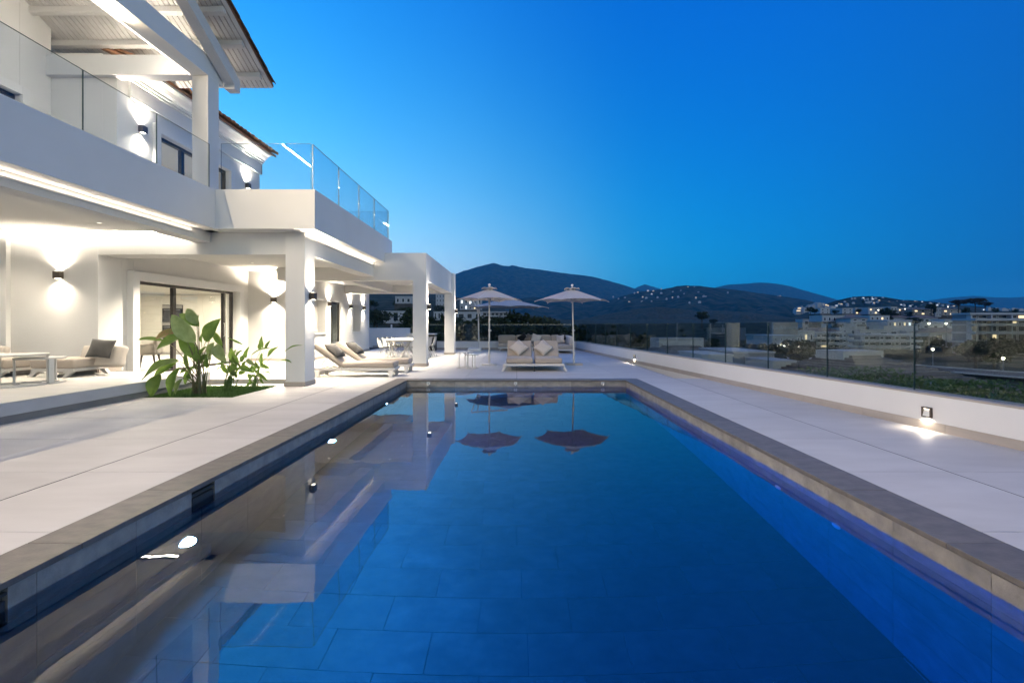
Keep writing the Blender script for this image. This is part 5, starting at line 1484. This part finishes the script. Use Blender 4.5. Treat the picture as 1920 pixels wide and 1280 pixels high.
# restaurant terrace: zigzag railing and a string of lamps
rt = thing("restaurant_terrace", "restaurant terrace with a zigzag railing and a string of small lamps", "terrace", (gx(1495, 62), 62, gz(672, 62)))
MB().box(gx(1450, 62), gx(1542, 62), 62, 72, gz(672, 62) - 4, gz(672, 62)).build("floor", m_hw, rt)
zz = MB(); a, b = gx(1452, 62), gx(1540, 62)
for i in range(12):
    p = a + (b - a) * i / 12; q = a + (b - a) * (i + 1) / 12
    h0, h1 = gz(672, 62), gz(660, 62)
    zz.bar((p, 62.05, h0 if i % 2 else h1), (q, 62.05, h1 if i % 2 else h0), 0.07, 0.08)
zz.bar((a, 62.05, gz(660, 62)), (b, 62.05, gz(660, 62)), 0.06, 0.07)
zz.build("railing", m_hw, rt)
for i in range(9):
    x = gx(1450 + i * 6.8 + rnd.uniform(-1.5, 1.5), 66); z = gz(648 + rnd.uniform(-1, 2.2), 66)
    MB().lathe([(0.0001, -0.11), (0.09, -0.05), (0.11, 0.02), (0.06, 0.1), (0.0001, 0.12)], (x, 66, z), 8).build("string_lamp", m_bulb, rt)
    MB().tube([(x, 66, z - 0.1), (x, 66, gz(672, 66))], 0.02, 5).build("lamp_post", m_blackm, rt)
# street lamps
def street_lamp(label, px, yt, yb, Y):
    z0 = gz(yb, Y); h = gz(yt, Y) - z0; x = gx(px, Y)
    t = thing("street_lamp", label, "street lamp", (x, Y, z0), 0, "street lamps in the valley")
    MB().tube([(0, 0, -1), (0, 0, h - 0.2)], [0.08, 0.05], 7).build("post", m_hg, t, keep=False)
    MB().lathe([(0.0001, h - 0.25), (0.13, h - 0.18), (0.20, h + 0.05), (0.0001, h + 0.08)], n=10).build("lantern", m_bulb, t, keep=False)
    MB().lathe([(0.24, h + 0.085), (0.0001, h + 0.2)], n=10).build("cap", m_hg, t, keep=False)
for a in (("street lamp in front of the beige townhouse at the right end of the row", 1777, 575, 591, 240), ("street lamp in front of the lit white townhouse right of the dark trees", 1697, 579, 592, 240), ("street lamp in front of the townhouse left of the dark trees", 1647, 581, 592, 240),
          ("tall lit street lamp in the valley, left of a pair below the townhouse row", 1742, 606, 640, 96), ("tall lit street lamp in the valley, right of a pair below the townhouse row", 1774, 606, 640, 97), ("lit street lamp by the bend of the road", 1749, 654, 672, 72),
          ("lit street lamp below the long white apartment block", 1881, 671, 684, 66), ("street lamp by the floodlit building behind the left parasol", 881, 568, 584, 280), ("street lamp right of the balcony apartments", 957, 599, 613, 230), ("street lamp beside the grey roofed house behind the sofa", 1038, 600, 617, 172)):
    street_lamp(*a)
# small houses stepping down the right slope between the larger ones
for i in range(22):
    px = 1505 + 300 * ((i * 0.618) % 1.0); Y = (225, 175, 140)[i % 3] + rnd.uniform(-8, 8)
    x = gx(px, Y); yb = VY + (H - land_z(x, Y)) * F / Y
    w = rnd.uniform(7, 11) * F / Y
    house("one of the small white houses stepping down the right slope behind the glass", px, px + w, yb - rnd.uniform(3.0, 5.6) * F / Y, yb + 1, Y, rnd.choice((2, 3)), rnd.choice((1, 2)), roof=rnd.choice(('flat', 'flat', 'hip')), depth=6,
          lit=rnd.choice(((), (((0, 1), 1),), (((0, 0), 1),), ())), group="small white houses on the right slope")
# tiny far houses on the hills, a few lit
fh = MB().box(-6, 6, 0, 8, -8, 3.6).box(-3, 3, 0.5, 7, 3.6, 6.4)
fhm = fh.build("hill_house", m_hw)
litm = MB().box(-5, 5, -0.2, -0.01, 0.8, 2.6)
lit_o = litm.build("lit_front", m_lit)
litw = litm.build("lit_front", m_litw)
used = [False]
def far_house(p, s, sx, lit, label, group):
    c = fhm.copy(); COL.objects.link(c)
    c.name = "hill_house"
    c.location = p; c.scale = (s * sx, s, s)
    tag(c, label, "house", group)
    if lit:
        l = (lit_o if lit == 1 else litw).copy(); COL.objects.link(l); l.name = "lit_front"
        l.parent = c; l.matrix_parent_inverse = Matrix.Identity(4)
    return c
G1 = [(1196, 548, 1.2, 1), (1215, 545, 1.6, 2), (1222, 551, 1.2, 2), (1240, 549, 1.4, 0), (1262, 547, 1, 0), (1277, 545, 1.2, 0), (1290, 538, 1, 1), (1302, 538, .8, 0), (1316, 543, 1.3, 1), (1330, 547, 1.4, 2), (1340, 549, 1, 1), (1310, 548, 1.3, 0),
      (1225, 545.5, 1.4, 1), (1233, 557, 1.1, 0), (1205, 556.5, 1, 1), (1180, 566, 1.3, 1), (1191, 568, 1.5, 1), (1204, 565.5, 1.5, 2), (1172, 558, 1.2, 0), (1212, 558, 1.4, 0), (1222, 565, .8, 0), (1250, 560, 1, 0), (1261, 557.5, .7, 1), (1272, 556, 1.2, 0),
      (1305, 558, .9, 1), (1320, 555, 1.5, 0), (1324, 556, 1, 0), (1293, 567, .8, 0), (1312, 566, 1.5, 0), (1160, 560, 1, 0), (1150, 556, .9, 0), (1190, 549, 1, 0), (1283, 551, .7, 0), (1345, 553, .8, 0), (1459, 556, .7, 1), (1463, 555, .6, 1), (1365, 548, .8, 0), (1240, 541.5, .7, 1)]
for px, y, sx, lit in G1:
    s = 0.58
    far_house(hill_point("houses", px, y), s, sx, lit, "tiny pale house on the wooded hill below the main mountain" + (", its front lit" if lit else ", unlit"), "tiny houses on the wooded hill" + (" with lit fronts" if lit else ""))
for i in range(60):
    px = rnd.uniform(1555, 1800)
    yr = lerp_tab(HILLS["town"][3], px)
    y = yr + rnd.uniform(1.5, 13)
    lit = rnd.choice((0, 0, 0, 1, 2))
    far_house(hill_point("town", px, y), rnd.uniform(0.30, 0.5), rnd.uniform(0.8, 1.5), lit, "small white house on the dark hill behind the townhouses" + (", its front lit" if lit else ", unlit"), "small houses on the dark hill behind the townhouses" + (" with lit fronts" if lit else ""))
for i in range(46):
    px = 1492 + 78 * (i / 45.0); Y = rnd.uniform(520, 640)
    y = 580 - 9 * math.exp(-((px - 1535) / 22) ** 2) + rnd.uniform(-3, 3)
    c = far_house(at(px, y + 1.5, Y), rnd.uniform(0.32, 0.45), rnd.uniform(0.6, 1.1), rnd.choice((0, 0, 0, 1)), "x", "x")
    lit = len(c.children) > 0
    c["label"] = "small white house of the terraced village left of the townhouse row" + (", its front lit" if lit else ", unlit"); c["group"] = "village houses left of the townhouse row" + (" with lit fronts" if lit else "")
for i in range(34):
    px = 1770 + 150 * (i / 33.0); Y = rnd.uniform(700, 850)
    c = far_house(at(px, 581.5 + rnd.uniform(-2, 2), Y), rnd.uniform(0.35, 0.55), rnd.uniform(0.8, 1.8), rnd.choice((0, 0, 2)), "x", "x")
    lit = len(c.children) > 0
    c["label"] = "low pale building in the distant strip below the right skyline" + (", its front lit" if lit else ", unlit"); c["group"] = "buildings in the distant strip at the right" + (" with lit fronts" if lit else "")
for o in (fhm, lit_o, litw): bpy.data.objects.remove(o)

# ------------------------------------------------------------------ neighbours just below the deck
def hip_roof(label, cx, cy, w, d, z0, z1, rzv, box=None, n=13, wallz=-5):
    t = thing("neighbour_house", label, "house", (cx, cy, z0), rzv)
    MB().box(-w / 2 + 0.4, w / 2 - 0.4, -d / 2 + 0.4, d / 2 - 0.4, wallz - z0, -0.03).build("wall", m_hw, t, keep=False)
    for i in range(n):
        f0, f1 = i / n, (i + 1) / n
        a0, b0 = w / 2 * (1 - f0 * 0.86), d / 2 * (1 - f0 * 0.92)
        a1, b1 = w / 2 * (1 - f1 * 0.86), d / 2 * (1 - f1 * 0.92)
        h = (z1 - z0) / n
        m = MB().hexa([(-a0, -b0, h * i), (a0, -b0, h * i), (a0, b0, h * i), (-a0, b0, h * i), (-a1 - .16, -b1 - .16, h * (i + 1) + .01), (a1 + .16, -b1 - .16, h * (i + 1) + .01), (a1 + .16, b1 + .16, h * (i + 1) + .01), (-a1 - .16, b1 + .16, h * (i + 1) + .01)])
        m.build("roof_course", m_tilr2, t, keep=False)
    if box: MB().box(*box).build("roof_block", m_hw, t, keep=False)
    return t
m_tilr2 = M("grey_brown_roof_tile", (0.085, 0.075, 0.07), 0.8, (0.15, 0.13, 0.115), 5, (1, 1, 3), objvar=0.12)
hip_roof("neighbouring grey tiled hip roof with a white block on its ridge, behind the right wall", 8.3, 24.5, 9.5, 9, -1.15, 0.25, R(6), (-1.0, 1.4, 0.2, 1.4, 0.9, 1.78))
hip_roof("nearer neighbouring stepped grey roof with a low white cap, behind the right wall", 11.0, 15.6, 5.2, 6, -0.55, 0.32, R(10), (-0.75, 0.75, -0.3, 0.8, 0.72, 1.02))
def neighbour_wall(label, px0, px1, yt, yb, Y, mat, d=2.5):
    t = thing("neighbour_terrace", label, "terrace", (gx((px0 + px1) / 2, Y), Y, -4))
    MB().box(gx(px0, Y), gx(px1, Y), Y, Y + d, -5, gz(yt, Y) - 0.06).build("wall", mat, t)
    MB().box(gx(px0, Y) - 0.03, gx(px1, Y) + 0.03, Y - 0.03, Y + d + 0.03, gz(yt, Y) - 0.0595, gz(yt, Y)).build("cap", m_hw, t)
neighbour_wall("low white terrace wall of a neighbour left of the grey one, behind the right balustrade", 1316, 1374, 664, 685, 17.5, m_hw)
neighbour_wall("grey terrace block of a neighbour behind the right balustrade", 1376, 1452, 659, 695, 18.5, m_hg, 3.5)
neighbour_wall("white terrace block of a neighbour below the restaurant terrace", 1449, 1497, 676, 705, 16.5, m_hw)
# road in the valley
rd = MB(); pts = [(1560, 672, 78), (1640, 676, 74), (1700, 684, 64), (1760, 690, 58), (1840, 694, 55), (1960, 700, 52), (2300, 715, 46)]
pr = []
for px, y, Y in pts:
    x = gx(px, Y); z = land_z(x, Y) + 0.35
    pr.append((Vector((x, Y - 3.2, z)), Vector((x, Y + 3.2, z + 0.35))))
vs = [q for p in pr for q in p]
fs = [(2 * i, 2 * i + 2, 2 * i + 3, 2 * i + 1) for i in range(len(pr) - 1)]
tag(rd.add(vs, fs).build("road", M("asphalt", (0.055, 0.055, 0.057), 0.85, (0.075, 0.075, 0.075), 2)), kind="structure")
# kerbs of the road
kb = MB()
for s in (0, 1):
    for (a, b), (c, d) in zip(pr[:-1], pr[1:]):
        p, q = ((a, c), (b, d))[s]
        kb.bar(p + Vector((0, 0, 0.05)), q + Vector((0, 0, 0.05)), 0.35, 0.16)
tag(kb.build("kerb", m_hw), kind="structure")

# ------------------------------------------------------------------ trees
m_crown = M("dark_tree_foliage", (0.018, 0.030, 0.012), 0.9, (0.045, 0.060, 0.022), 1.2, objvar=0.25, spec=0.2)
m_crown2 = M("olive_tree_foliage", (0.026, 0.036, 0.018), 0.9, (0.052, 0.062, 0.032), 1.2, objvar=0.25, spec=0.2)
m_crownr = M("reddish_pine_foliage", (0.055, 0.036, 0.022), 0.9, (0.035, 0.036, 0.018), 1.0, objvar=0.2)
m_bark = M("bark", (0.06, 0.048, 0.038), 0.95)
def crown(n, shape, size):
    m = MB(); vs, fs = [], []
    cl = []
    for i in range(26):
        while True:
            p = Vector((rnd.uniform(-1, 1), rnd.uniform(-1, 1), rnd.uniform(-1, 1)))
            if 0.25 < p.length < 1: break
        cl.append((p, rnd.uniform(0.22, 0.42)))
    for i in range(n):
        c, r = rnd.choice(cl)
        d = Vector((rnd.gauss(0, 1), rnd.gauss(0, 1), rnd.gauss(0, 1))).normalized() * r * rnd.uniform(0.55, 1.0)
        p = c * 0.78 + d
        p = Vector((p.x * shape[0], p.y * shape[0], p.z * shape[1] + shape[2]))
        a = Vector((rnd.gauss(0, 1), rnd.gauss(0, 1), rnd.gauss(0, 0.6))).normalized() * size * rnd.uniform(0.6, 1.3)
        b = a.cross(Vector((rnd.gauss(0, 1), rnd.gauss(0, 1), rnd.gauss(0, 1)))).normalized() * size * 0.6
        k = len(vs)
        vs += [tuple(p - a), tuple(p + b), tuple(p + a), tuple(p - b)]
        fs.append((k, k + 1, k + 2, k + 3))
    return m.add(vs, fs)
def tree_proto(kind):
    t = empty("tree", (0, 0, -50))
    if kind == 'round': sh, tk, mt, h = (0.42, 0.36, 0.62), 0.045, m_crown, 0.55
    elif kind == 'olive': sh, tk, mt, h = (0.5, 0.32, 0.58), 0.05, m_crown2, 0.5
    elif kind == 'cypress': sh, tk, mt, h = (0.13, 0.5, 0.52), 0.025, m_crown, 0.4
    else: sh, tk, mt, h = (0.45, 0.16, 0.84), 0.03, m_crownr, 0.78
    tr = MB().tube([(0, 0, -0.3), (0.015, 0, h * 0.5), (0, 0.015, h)], [tk, tk * 0.75, tk * 0.5], 7)
    for k in range(4):
        a = k * 1.7
        tr.tube([(0, 0.01, h * 0.75), (0.16 * math.cos(a), 0.16 * math.sin(a), h + 0.12)], [tk * 0.45, tk * 0.2], 5)
    tr.build("trunk", m_bark, t, keep=False)
    crown(900, sh, 0.045).build("crown", mt, t, keep=False)
    return t
PRO = {k: [tree_proto(k) for _ in range(2)] for k in ('round', 'olive', 'cypress', 'pine')}
def tree(kind, px, yb, Y, hpx, label, group, wide=1.0):
    c = copy_tree(rnd.choice(PRO[kind]))
    c.name = {'round': "tree", 'olive': "olive_tree", 'cypress': "cypress_tree", 'pine': "pine_tree"}[kind]
    x = gx(px, Y)
    c.location = (x, Y, gz(yb, Y))
    h = hpx * Y / F
    c.scale = (h * wide, h * wide, h)
    c.rotation_euler.z = rnd.uniform(0, 6.28)
    tag(c, label, "tree", group)
    return c
SHARE = "one of the dark trees crowding the slope below the apartments behind the sofa"
for i in range(46):
    px = rnd.uniform(790, 1075); Y = rnd.choice((48, 60, 75, 95, 120))
    x = gx(px, Y); yb = VY + (H - land_z(x, Y)) * F / Y
    tree(rnd.choice(('round', 'round', 'olive')), px, yb + 1, Y, rnd.uniform(3.0, 5.5) * F / Y * (0.85 if px < 880 else 1), SHARE, "dark trees on the slope behind the sofa", rnd.uniform(1.0, 1.4))
for i in range(44):
    px = rnd.uniform(685, 870); Y = rnd.choice((85, 110, 140, 180, 240, 290))
    x = gx(px, Y); yb = VY + (H - land_z(x, Y)) * F / Y
    if Y < 150 and 712 < px < 772 and yb > 604 and yb - 5 * F / Y < 600: continue
    if 150 < Y and (yb - 6 * F / Y) < 545: continue
    tree(rnd.choice(('round', 'olive', 'round', 'cypress')), px, yb + 1, Y, rnd.uniform(4, 7) * F / Y, "one of the trees on the hillside seen through the dining porch", "trees on the hillside behind the porch", rnd.uniform(0.9, 1.3))
for i, (px, yb, Y, hp, k, l) in enumerate([(1519, 590, 250, 16, 'round', "big dark tree left of the townhouse row"), (1528, 591, 245, 13, 'round', "lower dark tree touching the big one left of the townhouse row"), (1661, 599, 235, 24, 'round', "tall dark tree in the gap of the townhouse row, left of two"), (1671, 600, 233, 21, 'round', "tall dark tree in the gap of the townhouse row, right of two"),
        (1610, 590, 250, 12, 'round', "round dark tree in front of the third townhouse"), (1565, 592, 250, 13, 'olive', "dark tree between the first two townhouses"), (1798, 592, 255, 30, 'pine', "tall umbrella pine at the right end of the townhouse row"), (1829, 590, 240, 31, 'pine', "tallest reddish umbrella pine above the long apartment block"), (1847, 590, 235, 24, 'pine', "broad reddish umbrella pine right of the tallest one"),
        (1752, 590, 258, 22, 'cypress', "dark cypress beside the narrow tall townhouse"), (1746, 586, 258, 18, 'round', "reddish round tree above the beige townhouse"), (1706, 596, 235, 14, 'olive', "dark bush tree right of the lit white townhouse"), (1618, 571, 900, 11, 'cypress', "slim cypress on the dark hill behind the townhouses"), (1812, 592, 230, 17, 'round', "dark tree at the left end of the long apartment block"),
        (1866, 590, 230, 13, 'round', "low dark tree behind the roof of the long apartment block"), (1905, 590, 235, 12, 'round', "low dark tree at the far right behind the apartment block roof"), (1338, 610, 330, 14, 'olive', "lone dark tree on the terraced hill"), (1316, 608, 300, 26, 'round', "dark tree standing above the balustrade near the terraced hill")]):
    tree(k, px, yb, Y, hp, l, "trees around the townhouse row", 1.25)
for i in range(125):
    px = rnd.uniform(1490, 1900); Y = rnd.choice((70, 90, 120, 150, 180, 215))
    x = gx(px, Y); yb = VY + (H - land_z(x, Y)) * F / Y
    if Y < 110 and (px < 1735 or px < 1815 and Y < 100): continue
    if Y < 170 and 1515 < px < 1725 and rnd.random() < 0.6: continue
    tree(rnd.choice(('round', 'olive')), px, yb + 1, Y, rnd.uniform(2.4, 5.2) * F / Y, "one of the dark garden trees among the houses on the right slope", "garden trees on the right slope", rnd.uniform(1.0, 1.5))
for i in range(40):
    px = rnd.uniform(1090, 1500); Y = rnd.choice((60, 90, 130, 180, 260, 380))
    x = gx(px, Y); yb = VY + (H - land_z(x, Y)) * F / Y
    tree(rnd.choice(('round', 'olive')), px, yb + 1, Y, rnd.uniform(2.5, 4.5) * F / Y, "one of the scattered dark trees in the valley behind the right balustrade", "scattered trees in the valley", rnd.uniform(1.0, 1.4))
for l in PRO.values():
    for t in l:
        for ch in list(t.children): bpy.data.objects.remove(ch)
        bpy.data.objects.remove(t)
# clipped hedge just outside the right wall
hd = thing("hedge", "dark green hedge growing just outside the right boundary wall near the camera", "hedge", (6.4, 4, -2))
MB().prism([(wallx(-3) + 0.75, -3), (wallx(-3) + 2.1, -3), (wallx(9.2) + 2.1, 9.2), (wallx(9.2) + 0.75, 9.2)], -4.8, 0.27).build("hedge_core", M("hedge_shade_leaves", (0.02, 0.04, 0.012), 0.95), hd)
hv, hf = [], []
for i in range(17000):
    y = rnd.uniform(-1, 9.3); o = rnd.uniform(0.6, 2.25)
    if rnd.random() < 0.5: z = rnd.uniform(0.22, 0.46) + 0.06 * math.sin(y * 3) ; 
    else: z = rnd.uniform(-1.6, 0.35); o = rnd.choice((rnd.uniform(0.6, 0.8), rnd.uniform(2.05, 2.25)))
    p = Vector((wallx(y) + o, y, z))
    a = Vector((rnd.gauss(0, 1), rnd.gauss(0, 1), rnd.gauss(0, 1))).normalized() * 0.035
    b = a.cross(Vector((rnd.gauss(0, 1), rnd.gauss(0, 1), rnd.gauss(0, 1)))).normalized() * 0.018
    k = len(hv)
    hv += [tuple(p - a), tuple(p + b), tuple(p + a), tuple(p - b)]; hf.append((k, k + 1, k + 2, k + 3))
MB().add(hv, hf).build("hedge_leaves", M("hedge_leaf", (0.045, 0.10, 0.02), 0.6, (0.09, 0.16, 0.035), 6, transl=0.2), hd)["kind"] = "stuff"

# ------------------------------------------------------------------ evening haze: one closed box of thin air
mh, t, o = nodes("evening_haze")
pv = t.nodes.new("ShaderNodeVolumePrincipled")
pv.inputs["Color"].default_value = (0.08, 0.56, 1.0, 1)
pv.inputs["Density"].default_value = 1.0e-4
pv.inputs["Anisotropy"].default_value = 0.0
t.links.new(pv.outputs[0], o.inputs["Volume"])
tag(MB().box(-11000, 11000, -9000, 9500, -14, 760).build("haze", mh), kind="stuff")
